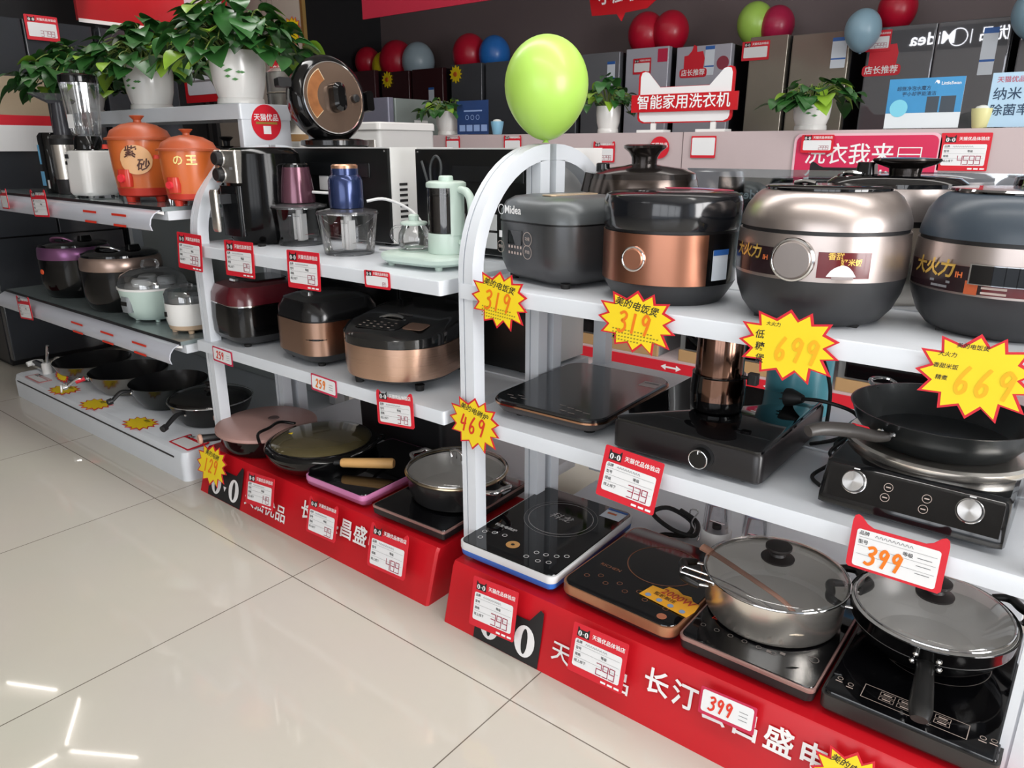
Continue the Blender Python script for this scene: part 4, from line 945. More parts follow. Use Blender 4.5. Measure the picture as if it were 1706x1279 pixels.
# microwave ovens on the back shelves, seen from behind
def microwave(label, x0, x1, y0, y1, z0, z1, back, vents, side=None, cordy=False):
    k = thing('microwave_oven', label, 'microwave', ((x0 + x1) / 2, (y0 + y1) / 2, z0), 0); w, d, h = x1 - x0, y1 - y0, z1 - z0
    feet(k, w * .8, d * .8, .01, .012)
    G().rr(w, d, .004, [(0, .009), (0, h)], k=2).make('case', side or PLASTIC_W, k)
    bp = G().rr(w - .006, .012, .004, [(0, .012), (0, h - .004)], (0, -d / 2 - .003), 2).make('back_panel', M('microwave_back', '#0d0f10', .3, var=.1), k)
    G().rr(w * .55, .006, .02, [(0, h * .70), (0, h * .84)], (.05, -d / 2 - .011)).make('vent_ridge', M('ridge_black', '#16181a', .25), bp)
    for s in (-1, 1): G().lathe([(.004, 0), (.003, .004)], n=10).make('screw', CHROME, bp, (s * w * .47, -d / 2 - .009, h - .012), (PI / 2, 0, 0))
    if vents:
        for i in range(9): G().box(-.001, .0015, -.017, .017, -.004, .004).make('vent_slot', BLACK_M, k, (w / 2, -d / 2 + .05, .06 + i * .017))
    return k, bp, w, d, h
mk, bp, w, d, h = microwave('white sided microwave with a black back, behind the two choppers', -2.43, -1.815, 1.665, 1.955, TOP, 1.176, 0, True)
G().rr(.05, .002, .004, [(0, .17), (0, .23)], (-.02, -d / 2 - .0105), 3).make('rating_label', PAPER, bp)
mk, bp, w, d, h = microwave('black backed microwave with a bundled cord, behind the teapot tray', -1.70, -1.215, 1.665, 1.955, TOP, 1.174, 0, False)
G().rr(.032, .002, .002, [(0, .15), (0, .21)], (-.09, -d / 2 - .0105), 3).make('rating_label', PAPER, bp)
T().poly([(-.012, -.02), (.012, -.02), (.012, .012), (-.012, .012)]).make('label_print', GREY_INK, bp, 0, (-.09, -d / 2 - .0125, .182))
for i in range(2):
    for j in range(2): G().rr(.05, .002, .002, [(0, .03 + j * .052), (0, .075 + j * .052)], (.0 + i * .06, -d / 2 - .0105), 3).make('notice_label', PAPER, bp)
G().tube([(-.20, -.165, .27), (-.17, -.168, .20), (-.15, -.172, .16), (-.16, -.17, .25), (-.135, -.17, .285), (-.115, -.17, .25), (-.14, -.172, .15), (-.14, -.172, .06)], .004).make('cord_bundle', M('cord_grey', '#3d4042', .5), mk)
mk, bp, w, d, h = microwave('black backed microwave on the middle back shelf, seen past the front post', -1.74, -1.262, 1.665, 1.955, MID, .80, 0, True)
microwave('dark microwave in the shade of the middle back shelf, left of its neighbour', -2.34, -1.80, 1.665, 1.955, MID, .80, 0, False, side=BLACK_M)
def crate(label, x0, x1, y0, y1, z0, z1, mat):
    k = thing('storage_box', label, 'box', ((x0 + x1) / 2, (y0 + y1) / 2, z0), 0); w, d, h = x1 - x0, y1 - y0, z1 - z0
    G().rr(w, d, .02, [(.004, 0), (0, h - .03)]).make('box_body', mat, k); G().rr(w + .01, d + .01, .024, [(0, h - .03), (0, h - .004), (.006, h)]).make('lid', mat, k)
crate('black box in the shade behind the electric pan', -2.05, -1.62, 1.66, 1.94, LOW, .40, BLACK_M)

# ================================================================ LEFT RACK
ZT, ZM, ZB = .985, .52, .1175
CLAY = M('clay_orange', '#c4622c', .3, var=.04, coat=.2)
CLAY_L = M('clay_lid', '#a9502f', .4, var=.05)
CLAY_R = M('clay_red_plastic', '#bd3527', .3)
def clay_pot(label, x, y, rz, s, hs, words):
    k = thing('stew_cooker', label, 'slow cooker', (x, y, ZT), rz)
    for a in (45, 135, 225, 315): G().lathe([(.014 * s, 0), (.018 * s, .02)], (.07 * s * math.cos(R(a)), .07 * s * math.sin(R(a))), 16).make('foot', CLAY_R, k)
    G().lathe([(.082 * s, .018), (.094 * s, .024), (.098 * s, .05 * hs)]).make('base', CLAY_R, k)
    G().lathe([(.097 * s, .05 * hs), (.104 * s, .12 * hs), (.108 * s, .205 * hs), (.108 * s, .215 * hs)]).make('body', CLAY, k)
    li = G().lathe([(.118 * s, .215 * hs), (.119 * s, .222 * hs), (.106 * s, .226 * hs), (.095 * s, .248 * hs), (.06 * s, .268 * hs), (.024 * s, .276 * hs)]).make('lid', CLAY_L, k)
    G().lathe([(.014 * s, .276 * hs), (.013 * s, .284 * hs), (.026 * s, .298 * hs), (.022 * s, .3 * hs)], n=28).make('lid_knob', CLAY_L, li)
    d = G().rr(.050 * s, .03, .018, [(0, .055 * hs), (-.004, .085 * hs), (0, .115 * hs)], (0, 0)).make('dial_housing', CLAY_R, k, (-.052 * s, -.085 * s, 0), (0, 0, R(-32)))
    G().lathe([(.015 * s, 0), (.013 * s, .012)], n=24).make('dial', M('dial_red', '#d8313c', .3), d, (0, -.015, .085 * hs), (PI / 2, 0, 0))
    for sgn in (-1, 1): G().rr(.03, .05 * s, .01, [(0, .185 * hs), (.003, .2 * hs)], (sgn * .112 * s, 0)).make('side_handle', CLAY_R, k)
    return k
k = clay_pot('large orange clay stew cooker with dark brush lettering, centre of the left top shelf', -2.830, 1.375, 56, 1.0, 1.0, 1)
pt = T()
for i in range(24):
    xa, xb = -.056 + i * .112 / 24, -.056 + (i + 1) * .112 / 24
    ha, hb = [.05 * math.sqrt(max(0, 1 - (q / .056) ** 2)) for q in (xa, xb)]
    pt.poly([(xa, -ha), (xb, -hb), (xb, hb), (xa, ha)])
pt.make('pale_picture', M('clay_picture', '#d9a878', .4, var=.1), k, bend=(.1092, -4), loc=(0, 0, .148))
for ch, a, z in (('紫', -12, .172), ('砂', 8, .128)): T().text(ch, .044, 0, 0, .02, .2).make('lettering', M('brush_brown', '#4a2418', .5), k, bend=(.1105, a), loc=(0, 0, z))
k = clay_pot('small orange clay stew cooker with pale yellow lettering, in front of the riser post', -2.497, 1.372, 52, .86, .83, 0)
T().text('の', .036, -.025, 0, .02).text('王', .036, .018, 0, .03).make('lettering', M('pale_yellow_print', '#e6d68a', .4), k, bend=(.0945, 2), loc=(0, 0, .148))
# blender
k = thing('blender', 'blender with a white base and a clear ribbed jug, beside the large clay cooker', 'blender', (-3.225, 1.36, ZT), 8)
feet(k, .1, .1, .010, .012, CHROME)
G().rr(.150, .15, .035, [(.008, .008), (0, .02), (.002, .12), (.006, .172), (.016, .178)], k=8).make('motor_base', PLASTIC_W, k)
G().rr(.024, .002, .001, [(0, .148), (0, .164)], (-.035, -.0745)).make('label', DARK, k)
G().rr(.012, .002, .001, [(0, .125), (0, .138)], (-.042, -.0755)).make('label', BLACK_M, k)
G().lathe([(.058, .178), (.052, .184), (.05, .215), (.044, .232)]).make('jug_collar', BLACK, k)
g = G(); rings = []
for r, z in ((.046, .234), (.052, .24), (.058, .30), (.066, .40), (.068, .425)):
    rings.append([((r + .0025 * math.cos(8 * a)) * math.cos(a), (r + .0025 * math.cos(8 * a)) * math.sin(a), z) for a in [2 * PI * i / 64 for i in range(64)]])
g.loft(rings, cap1=False).make('jug', glass('jug_glass', '#e8eaec', .9, .12), k)
G().lathe([(.069, .425), (.07, .43), (.068, .452), (.055, .458)]).make('lid', BLACK, k)
G().lathe([(.03, .458), (.028, .472)], n=28).make('lid_cap', CLEAR, k)
G().tube([(-.06, .04, .41), (-.10, .06, .405), (-.108, .065, .33), (-.07, .045, .27)], .011, 10).make('handle', CLEAR, k)
T().poly([(-.02, -.03), (.02, -.03), (.02, .02), (-.02, .02)]).make('jug_label', PAPER, k, 0, (.02, -.066, .29))
# juicer
k = thing('slow_juicer', 'black and steel juicer with a tilted feed tray, left of the blender', 'juicer', (-3.60, 1.42, ZT), 0)
G().rr(.10, .15, .03, [(.004, 0), (0, .01), (0, .235), (.01, .25)], (-.055, 0), 8).make('body', BLACK, k)
G().lathe([(.05, 0), (.051, .06)], (.045, -.02)).make('steel_base', DARK, k)
G().lathe([(.050, .06), (.0505, .20)], (.045, -.02)).make('steel_cup', STEEL, k)
G().lathe([(.053, .20), (.054, .225), (.04, .24)], (.045, -.02)).make('cup_lid', BLACK_M, k)
G().lathe([(.038, .24), (.034, .30), (.03, .37)], (.01, 0)).make('feed_tube', M('smoke_plastic', '#3a3a40', .2), k)
G().loft([[(-.12, -.06, .405), (.03, -.05, .365), (.03, .05, .365), (-.12, .06, .405)], [(-.125, -.065, .415), (.04, -.06, .378), (.04, .06, .378), (-.125, .065, .415)]]).make('feed_tray', M('smoke_tray', '#56565c', .15, coat=.3), k)
G().box(-.06, -.045, -.0765, -.0755, .12, .20).make('blue_mark', M('sky_blue_mark', '#6fb4df', .4), k, (-.03, 0, 0))
G().box(-.07, -.035, -.0765, -.0755, .03, .09).make('blue_label', M('sky_blue_mark', '#6fb4df', .4), k, (-.03, 0, 0))
G().box(-.012, .005, -.0765, -.0755, .02, .055).make('white_label', PAPER, k, (-.03, 0, 0))
# dark lids under the riser
for lb, x, y, r, kc in (('black lidded pot under the riser shelf, left of the two', -2.86, 1.74, .12, BLACK), ('black lidded pot under the riser shelf, right beside the riser post', -2.62, 1.74, .075, BLACK)):
    k = thing('lidded_pot', lb, 'pot', (x, y, ZT), 0)
    G().lathe([(r * .9, 0), (r, .02), (r, .16)]).make('pot_body', kc, k); G().lathe([(r * 1.02, .161), (r * 1.02, .17), (r * .6, .195)]).make('lid', BLACK_G, k)
    G().lathe([(.012, .195), (.014, .215), (.028, .228), (.02, .232)], n=24).make('lid_knob', BLACK_M, k)
k = thing('wire_basket', 'shiny wire basket under the riser shelf, behind the large clay cooker', 'basket', (-3.14, 1.74, ZT + .0), 0)
for i in range(6): G().torus((0, 0, .01 + i * .035), .11 + .004 * i, .003, 32, 6).make('wire_ring', CHROME, k)
for i in range(16): G().cyl((.11 * math.cos(i * PI / 8), .11 * math.sin(i * PI / 8), .005), (.132 * math.cos(i * PI / 8), .132 * math.sin(i * PI / 8), .19), .0022, n=6).make('wire_rib', CHROME, k)
# middle shelf of the left rack
PURP = M('violet_metal', '#8b5c86', .28, .7)
CHAMP = M('champagne_metal', '#b49c90', .28, .8)
def left_cooker(label, x, y, rz, r, h, band, ring):
    k = thing('rice_cooker', label, 'rice cooker', (x, y, ZM), rz)
    G().lathe([(r * .8, 0), (r * .88, .01), (r * .97, .045), (r, .08), (r, h * .66)], sx=1, sy=1).make('body', BLACK, k)
    G().lathe([(r * 1.0, h * .66), (r * 1.01, h * .70), (r * .99, h * .83), (r * .95, h * .865)]).make('metal_ring', band, k)
    G().lathe([(r * .95, h * .866), (r * .94, h * .90), (r * .8, h * .935), (r * .3, h * .95)]).make('lid', BLACK_G, k)
    G().tube([(-r * .5, -.05, h * .92), (-r * .3, -.06, h * .99), (r * .1, -.05, h * 1.0), (r * .3, -.02, h * .93)], [.008, .012, .012, .008], 10, flat=.5).make('lid_handle', ring, k)
    G().rr(.04, .06, .01, [(0, h * .94), (.006, h * 1.03)], (r * .3, .03)).make('valve', BLACK, k)
    return k
k = left_cooker('black rice cooker with a violet ring, leftmost on the left middle shelf', -3.735, 1.435, 10, .150, .262, PURP, M('violet_handle', '#a06a8c', .3, .4))
G().lathe([(.012, 0), (.010, .003)], n=20).make('indicator', M('orange_light', '#d8532a', .4), k, (-.02, -.1495, .12), (PI / 2, 0, 0))
left_cooker('black rice cooker with a champagne ring, between the violet ringed and the mint cookers', -3.262, 1.43, 10, .158, .258, CHAMP, CHROME)
MINT2 = M('mint_green_plastic', '#c2d6cf', .3)
k = thing('stew_cooker', 'mint green electric stew cooker with a clear dome lid, on the left middle shelf', 'slow cooker', (-2.938, 1.395, ZM), 20)
feet(k, .1, .1, .012, .010, MINT2)
G().lathe([(.085, .010), (.100, .022), (.115, .06), (.126, .12), (.128, .128)]).make('body', MINT2, k)
G().lathe([(.130, .1285), (.130, .136), (.126, .137)]).make('rim', PLASTIC_W, k)
li = G().lathe([(.127, .1375), (.126, .155), (.112, .180), (.075, .198), (.03, .203)], cap0=False).make('dome_lid', glass('dome_plastic', '#d9dcdf', .8, .16), k)
G().lathe([(.032, .2035), (.036, .215), (.03, .232), (.016, .237)], n=28).make('lid_knob', CLEAR, li)
for a in (30, 150, 270):
    G().lathe([(.034, .139), (.036, .16), (.03, .168)], (.055 * math.cos(R(a)), .055 * math.sin(R(a))), 24).make('inner_cup', PLASTIC_W, k)
G().rr(.05, .024, .012, [(0, .045), (-.003, .075), (0, .105)], (0, 0)).make('control_housing', M('grey_housing', '#7b8083', .35), k, (-.028, -.112, 0), (0, 0, R(-14)))
G().rr(.038, .004, .002, [(0, .072), (0, .088)], (0, 0)).make('display', BLACK_G, k, (-.031, -.125, 0), (0, 0, R(-14)))
k = thing('yogurt_maker', 'small white cooker with a clear lid and a beige foot, next to the mint cooker', 'slow cooker', (-2.632, 1.372, ZM), 15)
feet(k, .08, .08, .012, .012, M('beige_foot', '#c7ad92', .5))
G().lathe([(.062, .010), (.074, .016), (.078, .032)]).make('base', M('beige_foot', '#c7ad92', .5), k)
G().lathe([(.078, .032), (.082, .05), (.083, .112)]).make('body', PLASTIC_W, k)
G().rr(.014, .003, .001, [(0, .064), (0, .082)], (-.03, -.0795)).make('display', BLACK_G, k, (0, 0, 0), (0, 0, R(-4)))
li = G().lathe([(.083, .1125), (.083, .145), (.074, .157), (.03, .162)], cap0=False).make('clear_lid', glass('dome_plastic', '#d9dcdf', .8, .16), k)
G().lathe([(.022, .162), (.024, .172), (.014, .178)], n=24).make('lid_knob', CLEAR, li)
# pans on the white plinth
def pan(name, label, x, y, r, h, outer, inner, ha, hmat, hl=.16, lid=False, bottom=.6):
    k = thing(name, label, 'frying pan', (x, y, ZB), 0)
    G().lathe([(r * bottom, 0), (r * (bottom + .1), .004), (r * .9, h * .55), (r, h), (r * .99, h + .002)], n=64, cap1=False).make('pan_outside', outer, k)
    G().lathe([(r * .985, h + .002), (r * .88, h * .56), (r * (bottom + .06), .008), (.01, .007)], n=64, cap0=False).make('pan_inside', inner, k)
    if hl:
        ca, sa = math.cos(R(ha)), math.sin(R(ha))
        G().tube([(r * .97 * ca, r * .97 * sa, h * .85), (r * 1.2 * ca, r * 1.2 * sa, h * .9), ((r + hl) * ca, (r + hl) * sa, h * .62)], [.010, .012, .010], 12, flat=.7).make('handle', hmat, k)
        G().lathe([(.013, 0), (.013, .018), (.006, .022)], n=16).make('handle_tip', hmat, k, ((r + hl) * ca, (r + hl) * sa, h * .62), Vector((ca, sa, -.2)).to_track_quat('Z', 'Y').to_euler())
        for q in (-.012, .012): G().lathe([(.005, 0), (.004, .004)], n=10).make('rivet', CHROME, k, (r * .98 * ca - sa * q, r * .98 * sa + ca * q, h * .8), (0, PI / 2, R(ha)))
    return k
NS = M('nonstick_black', '#141416', .22, .2)
ST2 = M('pan_steel', '#8f8c86', .22, 1, var=.05)
k = pan('wok', 'steel wok with a black inside, leftmost on the white plinth', -3.735, 1.43, .172, .082, ST2, NS, 205, STEEL, .06)
st_ = T(); 
k = pan('wok', 'steel wok with a red handle band, second from the left on the white plinth', -3.385, 1.44, .168, .092, ST2, NS, 253, CHROME, .08)
ca, sa = math.cos(R(253)), math.sin(R(253)); G().tube([(.178 * ca, .178 * sa, .081), (.215 * ca, .215 * sa, .072)], [.0145, .0145], 12, smooth=False, flat=.75).make('red_band', RED_CARD, k)
G().lathe([(.018, 0), (.018, .006)], n=20).make('white_disc', PLASTIC_W, k, (.27 * ca, .27 * sa, .05), Vector((ca, sa, .1)).to_track_quat('Z', 'Y').to_euler())
pan('wok', 'dark green black wok, third from the left on the white plinth', -3.05, 1.455, .160, .102, M('green_black_enamel', '#0f1412', .18, coat=.3), NS, 262, BLACK_M, .07)
k = pan('frying_pan', 'deep black frying pan under a glass lid, rightmost on the white plinth', -2.725, 1.46, .162, .09, M('pan_black', '#131313', .35), NS, 290, BLACK_M, .09)
pot_lid(k, .165, .095, .032, M('knob_brown_black', '#1f1b1a', .45), .02, CHROME)
k = thing('tap_fitting', 'white and chrome tap fitting lying at the far left of the white plinth', 'tap fitting', (-4.0, 1.30, ZB), 0)
G().lathe([(.022, 0), (.022, .05), (.016, .055)], (.05, 0), 20).make('valve_body', PLASTIC_W, k)
G().cyl((-.09, 0, .024), (.03, 0, .024), .02).make('tap_pipe', CHROME, k)
G().tube([(-.1, -.035, .025), (-.1, 0, .03), (-.1, .035, .025)], .013).make('tap_lever', PLASTIC_W, k)
G().tube([(.06, 0, .05), (.085, .0, .10), (.11, 0, .15)], .007).make('spout', CHROME, k)
# ================================================================ PRICE CARDS AND STARS
def card_frame(name, label, cat, loc, rz, roll, tilt, group=None):
    o = bpy.data.objects.new(name, None); C.objects.link(o); o.empty_display_size = .03
    o.matrix_world = Matrix.Translation(loc) @ Matrix.Rotation(R(rz), 4, 'Z') @ Matrix.Rotation(R(tilt), 4, 'X') @ Matrix.Rotation(R(roll), 4, 'Y')
    tag(o, label, cat, group); return o
def rr2(w, h, r, cx=0, cz=0): return [(x + cx, y + cz) for x, y in rrect(w, h, r, 4)]
def ears(w, h, r=.1):
    """card outline with two ears on the top edge"""
    P = [(-.5 + r * .3, -.5), (.5 - r * .3, -.5), (.5, -.5 + r * .5), (.5, .36), (.485, .47), (.45, .50), (.41, .47), (.34, .36), (.27, .31)]
    P = P + [(-x, z) for x, z in reversed(P[2:])]
    return [(x * w, z * h) for x, z in P]
def header(p, w, h, y=-.0006, star=True):
    emblem(p, -.30 * w, y, .335 * h, .22 * w, name='emblem')
    T().text('天猫优品体验店', .085 * w, .16 * w, .34 * h, .015).make('header_lettering', WHITE_INK, p, y)
def price_card(label, loc, w, h, price, kind='card', roll=0, tilt=0, rz=0, detail=True, ink=None, group=None, hand=False, board=None):
    p = card_frame('price_card', label, 'price card', loc, rz, roll, tilt, group)
    b = board or RED_CARD
    if kind == 'cat': G().prism(ears(w, h), 0, .0018).make('card_board', b, p); ix, iz, cz = (.87, .70, -.10) if hand else (.86, .58, -.14)
    elif kind == 'thin': G().prism(rr2(w, h, .003), 0, .0015).make('card_board', b, p); ix, iz, cz = .92, .80, .02
    else: G().prism(rr2(w, h, .004), 0, .0018).make('card_board', b, p); ix, iz, cz = .86, .56, -.08
    T().poly(rr2(w * ix, h * iz, .005, 0, cz * h)).make('card_insert', PAPER, p, -.0004)
    if kind != 'thin' and not (kind == 'cat' and hand): header(p, w, h)
    L = -ix * w / 2 + .03 * w
    if detail and kind != 'thin':
        t = T()
        for i, s in enumerate(('品牌', '型号') if hand else ('品牌', '型号', '规格', '线上线下')):
            t.text(s, .055 * w, L, (cz + iz * (.40 - .23 * i)) * h, .01, align='L')
        t.text('等级', .055 * w, .12 * w, (cz + iz * .17) * h, .01)
        t.make('field_print', BLACK_INK, p, -.0008)
        t = T()
        for i in range(3): t.bar(L, (cz + iz * (.30 - .23 * i)) * h, ix * w / 2 - .03 * w, (cz + iz * (.30 - .23 * i)) * h, .0005)
        for j in range(9): t.stroke([(L + .17 * w + j * .045 * w, (cz + iz * .37) * h), (L + .185 * w + j * .045 * w, (cz + iz * .43) * h), (L + .205 * w + j * .045 * w, (cz + iz * .36) * h)], .0009)
        t.make('handwritten_print', GREY_INK, p, -.0009)
        t = T()
        for j in range(3 if kind != 'cat' else 0): t.poly([(.12 * w + j * .12 * w, -.46 * h), (.21 * w + j * .12 * w, -.46 * h), (.21 * w + j * .12 * w, -.42 * h), (.12 * w + j * .12 * w, -.42 * h)])
        if t.f: t.make('footer_print', WHITE_INK, p, -.0005)
    if hand:
        T().hand(price, .34 * h if kind == 'cat' else .50 * h, -.10 * w, (cz - .10) * h if kind == 'cat' else 0, .03 * w + .001).make('price', ink or RED_INK, p, -.001)
        t = T()
        if kind != 'thin' or detail:
            for j in range(3): t.bar(.22 * w, (cz + .12 - .14 * j) * h, .36 * w, (cz + .12 - .14 * j) * h, .0012)
            t.make('print_lines', GREY_INK, p, -.0008)
    elif price: T().lcd(price, .22 * h, ix * w / 2 - .06 * w, (cz - iz * .44) * h).make('price', ink or MAROON_INK, p, -.001)
    return p

F = 1.2945   # just proud of the shelf lips (right rack front 1.296, middle rack front 1.283)
price_card('red framed price card 339 hanging from the middle shelf below the black stove', (-.691, 1.262, .512), .140, .112, '339', roll=3, tilt=-14)
price_card('red price card 399 leaning on the plinth below the white and blue cooker', (-.990, 1.170, .118), .138, .122, '399', roll=-3, tilt=-14)
price_card('red price card 299 leaning on the plinth below the copper rimmed cooker', (-.695, 1.170, .122), .138, .112, '299', roll=-1, tilt=-14)
p = price_card('small crimson framed card with 399 in red marker, over the white lettering', (-.405, 1.178, .136), .112, .055, '399', 'thin', roll=-2, tilt=-14, hand=True, board=PINK_CARD)
price_card('red eared price card with 399 in orange marker, hanging above the wok', (-.181, 1.278, .518), .150, .098, '399', 'cat', roll=0, tilt=-6, hand=True, ink=ORANGE_INK)
price_card('red eared price card 349 hanging below the rose gold cooker', (-1.415, 1.270, .505), .142, .096, '349', 'cat', roll=-6, tilt=-4)
price_card('small crimson card with 259 in red marker, under the wine red cooker', (-2.275, 1.2795, .500), .118, .052, '259', 'thin', roll=2, hand=True, board=PINK_CARD)
price_card('small crimson card with 259 in orange marker, right of the bronze banded cooker', (-1.730, 1.2795, .506), .118, .052, '259', 'thin', roll=2, hand=True, ink=ORANGE_INK, board=PINK_CARD)
price_card('red price card 129 on the shelf edge below the air fryer', (-2.102, 1.277, .844), .158, .110, '129', roll=-1, tilt=-3)
price_card('red price card 129 on the shelf edge below the purple chopper', (-1.778, 1.277, .841), .150, .108, '129', roll=-1, tilt=-3)
price_card('small red price card 189 on the shelf edge below the teapot tray', (-1.468, 1.279, .847), .098, .045, '189', roll=-1, detail=False)
price_card('red price card 399 on the arch frame left of the air fryer', (-2.384, 1.270, .844), .152, .120, '399', roll=1, tilt=-4)
price_card('red price card 149 on the plinth below the gold lid pan', (-1.982, 1.185, .122), .150, .105, '149', roll=-5, tilt=-14)
price_card('red eared price card 99 on the plinth below the pink rimmed hob', (-1.666, 1.187, .126), .135, .110, '99', 'cat', roll=-2, tilt=-14)
price_card('red eared price card 489 at the right end of the left red plinth', (-1.381, 1.187, .124), .150, .125, '489', 'cat', roll=-2, tilt=-14)
price_card('red eared price card at the far left end of the upper price rail', (-3.735, 1.194, .965), .14, .085, '', 'cat', roll=-2, rz=-8, detail=False)
price_card('red eared price card on the upper price rail below the juicer', (-3.361, 1.194, .962), .15, .105, '', 'cat', roll=-2)
price_card('red eared price card at the left end of the lower price rail', (-3.757, 1.194, .487), .15, .105, '', 'cat', roll=-4)
o = price_card('faded pink eared price card lying flat at the left end of the white plinth', (-3.89, 1.235, ZB + .0022), .17, .06, '', roll=0, tilt=-90, detail=False, board=M('faded_red', '#c98a8c', .5))
o = price_card('red eared price card lying flat at the right end of the white plinth', (-2.56, 1.265, ZB + .0022), .14, .09, '', 'cat', roll=0, tilt=-88, detail=False)

STAR = [(0, 1), (.17, .74), (.42, .97), (.47, .68), (.83, .75), (.72, .45), (1.0, .30), (.76, .08), (1.03, -.18), (.73, -.25), (.92, -.66), (.52, -.56), (.50, -.98), (.22, -.70), (-.02, -1.0), (-.18, -.72), (-.52, -.86), (-.54, -.50), (-.93, -.52), (-.76, -.22), (-1.03, .0), (-.77, .16), (-.98, .50), (-.62, .50), (-.66, .85), (-.28, .70)]
def price_star(label, loc, w, h, price, words='', note='', side=(), ink=ORANGE_INK, roll=0, tilt=0, rz=0, detail=True, group=None):
    p = card_frame('price_star', label, 'price card', loc, rz, roll, tilt, group)
    sc = lambda k: [(x * w / 2 * k, z * h / 2 * k) for x, z in STAR]
    G().prism(sc(1.0), 0, .0012).make('star_board', RED_CARD, p)
    off = .0022
    T().poly(sc(1 - 5.5 * off / h)).make('star_face', YELLOW, p, -.0006)
    if words: T().text(words, .115 * w, .0, .24 * h, .012, .25, roll=-7).make('handwriting', BLACK_INK, p, -.001)
    if note:
        t = T()
        for i, n in enumerate((13, 15, 14, 9)):
            for j in range(n): t.poly([((-.30 + j * .042) * w, (-.17 - i * .055) * h), ((-.275 + j * .042) * w, (-.165 - i * .055) * h), ((-.275 + j * .042) * w, (-.145 - i * .055) * h), ((-.30 + j * .042) * w, (-.15 - i * .055) * h)])
        t.make('small_print', M('olive_ink', '#8f7f1e', .5), p, -.0009)
    for s_, sx, sz, size in side: T().text(s_, size * w, sx * w, sz * h, .01, .15).make('handwriting', BLACK_INK, p, -.001)
    if price: T().hand(price, .33 * h, .0 if not side else .12 * w, -.03 * h if not side else -.05 * h, .034 * w).make('price', ink, p, -.0012)
    return p
A = dict(tilt=0)
price_star('yellow star 319 on the front post below the graphite cooker', (-1.064, 1.287, .842), .162, .134, '319', '美的电饭煲', '元', roll=4)
price_star('yellow star 319 below the copper pressure cooker', (-.709, 1.287, .842), .172, .128, '319', '美的电饭煲', '元', roll=2)
price_star('yellow star 699 below the silver belly cooker', (-.406, 1.287, .843), .172, .130, '699', '', '', side=(('低', -.29, .10, .10), ('糖', -.28, -.07, .10), ('煲', -.27, -.24, .10), ('大火力', -.16, .27, .05)), ink=YELLOW_INK, roll=0)
price_star('yellow star 669 below the slate blue cooker at the right edge', (-.121, 1.287, .840), .158, .136, '669', '', '', side=(('大火力', -.25, .22, .055), ('香甜米饭', -.25, .08, .055), ('精煮', -.27, -.06, .055), ('美的电饭煲', -.05, .34, .055)), ink=YELLOW_INK, roll=0)
price_star('yellow star 469 stuck on the front post above the glass lidded pot', (-1.146, 1.287, .520), .160, .140, '469', '美的电磁炉', '', ink=RED_INK, roll=4)
price_star('yellow star 199 on the red plinth at the bottom edge of the photo', (-.172, 1.172, .108), .135, .125, '199', '美的电磁炉', '', roll=0, tilt=-14)
price_star('yellow star 129 at the left end of the left red plinth', (-2.278, 1.192, .128), .185, .145, '129', '美的电磁', '', roll=-2, tilt=-14)
for lb, x, y in (('yellow star lying left of the white disc on the white plinth', -3.61, 1.238), ('yellow star lying in the middle of the white plinth, right of the white disc', -3.285, 1.238), ('yellow star lying on the white plinth in front of the deep frying pan', -2.905, 1.245)):
    price_star(lb, (x, y, ZB + .0016), .17, .12, '', '美的', '', roll=0, tilt=-90)
price_star('yellow star leaning against the leftmost wok', (-3.74, 1.285, ZB + .027), .15, .05, '', '', '', roll=0, tilt=-20)
# ================================================================ BACKGROUND: COUNTER, FRIDGES, SIGNS
WOOD_P = M('pinkish_wood_board', '#bfafb0', .45, var=.04, scale=4)
ct = thing('display_counter', 'long pinkish wood display counter behind the racks, carrying the plants and signs', 'counter', (0, 0, 0))
G().box(-3.42, .55, 3.30, 3.70, .02, 1.243).make('counter_body', WOOD_P, ct)
for x in (-1.62, -.2): G().box(x - .0015, x + .0015, 3.2985, 3.3, .3, 1.243).make('panel_joint', M('joint_dark', '#6d5f60', .6), ct)
G().box(-3.42, .55, 2.93, 3.30, .02, .27).make('counter_step', WOOD_P, ct)
stp = G().box(-3.42, .55, 2.922, 2.929, .215, .262).make('red_strip', RED_CARD, ct)
t = T()
for x in (-2.2, -1.42, -.95, -.3):
    t.poly([(x - .05, .238), (x - .025, .252), (x - .025, .242), (x + .025, .242), (x + .025, .252), (x + .05, .238), (x + .025, .224), (x + .025, .234), (x - .025, .234), (x - .025, .224)])
t.make('arrow_print', WHITE_INK, stp, 2.921)
APP = M('appliance_grey', '#8d9092', .35, .4, var=.03)
for i, (x, lb) in enumerate(((-1.78, 'grey built-in oven on the counter step, seen between the rack posts'), (-1.12, 'grey built-in oven on the counter step, seen left of the turquoise jug'), (-.45, 'grey built-in oven on the counter step, seen right of the turquoise jug'))):
    k = thing('built_in_oven', lb, 'oven', (x, 3.12, .271), 0)
    G().rr(.56, .33, .008, [(0, 0), (0, .60)], k=3).make('oven_body', APP, k)
    G().rr(.50, .012, .005, [(0, .06), (0, .45)], (0, -.172), 3).make('oven_door', BLACK_G, k)
    G().cyl((-.2, -.195, .47), (.2, -.195, .47), .008).make('door_handle', STEEL, k)
    G().rr(.56, .014, .005, [(0, .0), (0, .05)], (0, -.17), 3).make('kick_strip', M('light_wood', '#b08d62', .5), k)
